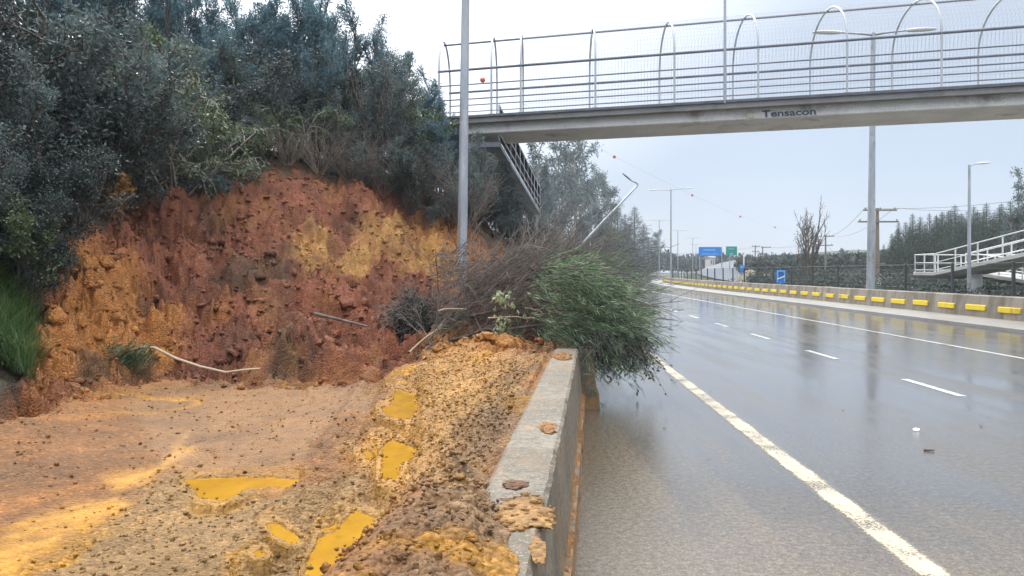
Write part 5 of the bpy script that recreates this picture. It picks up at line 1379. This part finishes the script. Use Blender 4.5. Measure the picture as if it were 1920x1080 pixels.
SUN_AZ, SUN_EL = math.radians(-14), math.radians(36)
sdir = Vector((math.sin(SUN_AZ) * math.cos(SUN_EL), math.cos(SUN_AZ) * math.cos(SUN_EL), math.sin(SUN_EL)))
w = bpy.data.worlds.new('World'); scn.world = w; w.use_nodes = True; nt = w.node_tree
bg = nt.nodes['Background']; bg.inputs['Strength'].default_value = .1
sky = nt.nodes.new('ShaderNodeTexSky'); sky.sky_type = 'NISHITA'; sky.sun_disc = False; sky.sun_elevation = SUN_EL; sky.sun_rotation = SUN_AZ
def N_(t, **k):
    nd = nt.nodes.new(t)
    for a, b_ in k.items(): setattr(nd, a, b_)
    return nd
tc = N_('ShaderNodeTexCoord'); sep = N_('ShaderNodeSeparateXYZ'); nt.links.new(tc.outputs['Generated'], sep.inputs[0])
cr = N_('ShaderNodeValToRGB'); nt.links.new(sep.outputs[2], cr.inputs[0])
els = [(0.0, (.60, .68, .79)), (.12, (.53, .625, .77)), (.34, (.62, .70, .83)), (.6, (1.9, 1.95, 2.02)), (1.0, (3.2, 3.2, 3.2))]
while len(cr.color_ramp.elements) < len(els): cr.color_ramp.elements.new(.5)
for el, (p_, c_) in zip(cr.color_ramp.elements, els): el.position = p_; el.color = (*c_, 1)
dot = N_('ShaderNodeVectorMath', operation='DOT_PRODUCT'); nt.links.new(tc.outputs['Generated'], dot.inputs[0]); dot.inputs[1].default_value = sdir
gm_ = N_('ShaderNodeMapRange'); nt.links.new(dot.outputs['Value'], gm_.inputs[0])
for i, v in ((1, .80), (2, 1.0), (3, 0.0), (4, 1.0)): gm_.inputs[i].default_value = v
pw = N_('ShaderNodeMath', operation='POWER'); nt.links.new(gm_.outputs[0], pw.inputs[0]); pw.inputs[1].default_value = 1.3
nz = N_('ShaderNodeTexNoise'); nz.inputs['Scale'].default_value = 2.2; nz.inputs['Detail'].default_value = 4; mp = N_('ShaderNodeMapping'); mp.inputs['Scale'].default_value = (1, 1, 2.5)
nt.links.new(tc.outputs['Generated'], mp.inputs[0]); nt.links.new(mp.outputs[0], nz.inputs['Vector'])
nr = N_('ShaderNodeMapRange'); nt.links.new(nz.outputs['Fac'], nr.inputs[0])
for i, v in ((1, .3), (2, .7), (3, .93), (4, 1.07)): nr.inputs[i].default_value = v
mul = N_('ShaderNodeMixRGB', blend_type='MULTIPLY'); mul.inputs[0].default_value = 1; nt.links.new(cr.outputs[0], mul.inputs[1]); nt.links.new(nr.outputs[0], mul.inputs[2])
add = N_('ShaderNodeMixRGB', blend_type='ADD'); add.inputs[2].default_value = (1.1, 1.05, 1.0, 1); nt.links.new(pw.outputs[0], add.inputs[0]); nt.links.new(mul.outputs[0], add.inputs[1])
sc10 = N_('ShaderNodeMixRGB', blend_type='MULTIPLY'); sc10.inputs[0].default_value = 1; sc10.inputs[2].default_value = (10, 10, 10, 1); nt.links.new(add.outputs[0], sc10.inputs[1])
mx = N_('ShaderNodeMixRGB'); mx.inputs[0].default_value = .9; nt.links.new(sky.outputs[0], mx.inputs[1]); nt.links.new(sc10.outputs[0], mx.inputs[2])
nt.links.new(mx.outputs[0], bg.inputs['Color'])

sl_ = bpy.data.lights.new('sun', 'SUN'); sl_.energy = 1.4; sl_.angle = math.radians(14); sl_.color = (1, .96, .9)
so = bpy.data.objects.new('sun', sl_); COL.objects.link(so); so.rotation_euler = (-sdir).to_track_quat('-Z', 'Y').to_euler()

cam = bpy.data.cameras.new('camera'); cam.sensor_width = 36; cam.lens = 36 * F / 1920; cam.shift_y = -30 / 1920; cam.clip_end = 6000; cam.clip_start = .05
co_ = bpy.data.objects.new('camera', cam); COL.objects.link(co_); co_.location = (0, 0, H); co_.rotation_euler = (PI / 2, 0, 0); scn.camera = co_

for o in scn.objects:
    if '_o' in o: del o['_o']
vs = scn.view_settings; vs.view_transform = 'Standard'; vs.look = 'None'; vs.exposure = 0.24; vs.gamma = 1.0; vs.use_curve_mapping = False
scn.render.engine = 'CYCLES'
scn.cycles.max_bounces = 6; scn.cycles.volume_bounces = 0; scn.cycles.transparent_max_bounces = 8
scn.cycles.use_denoising = True
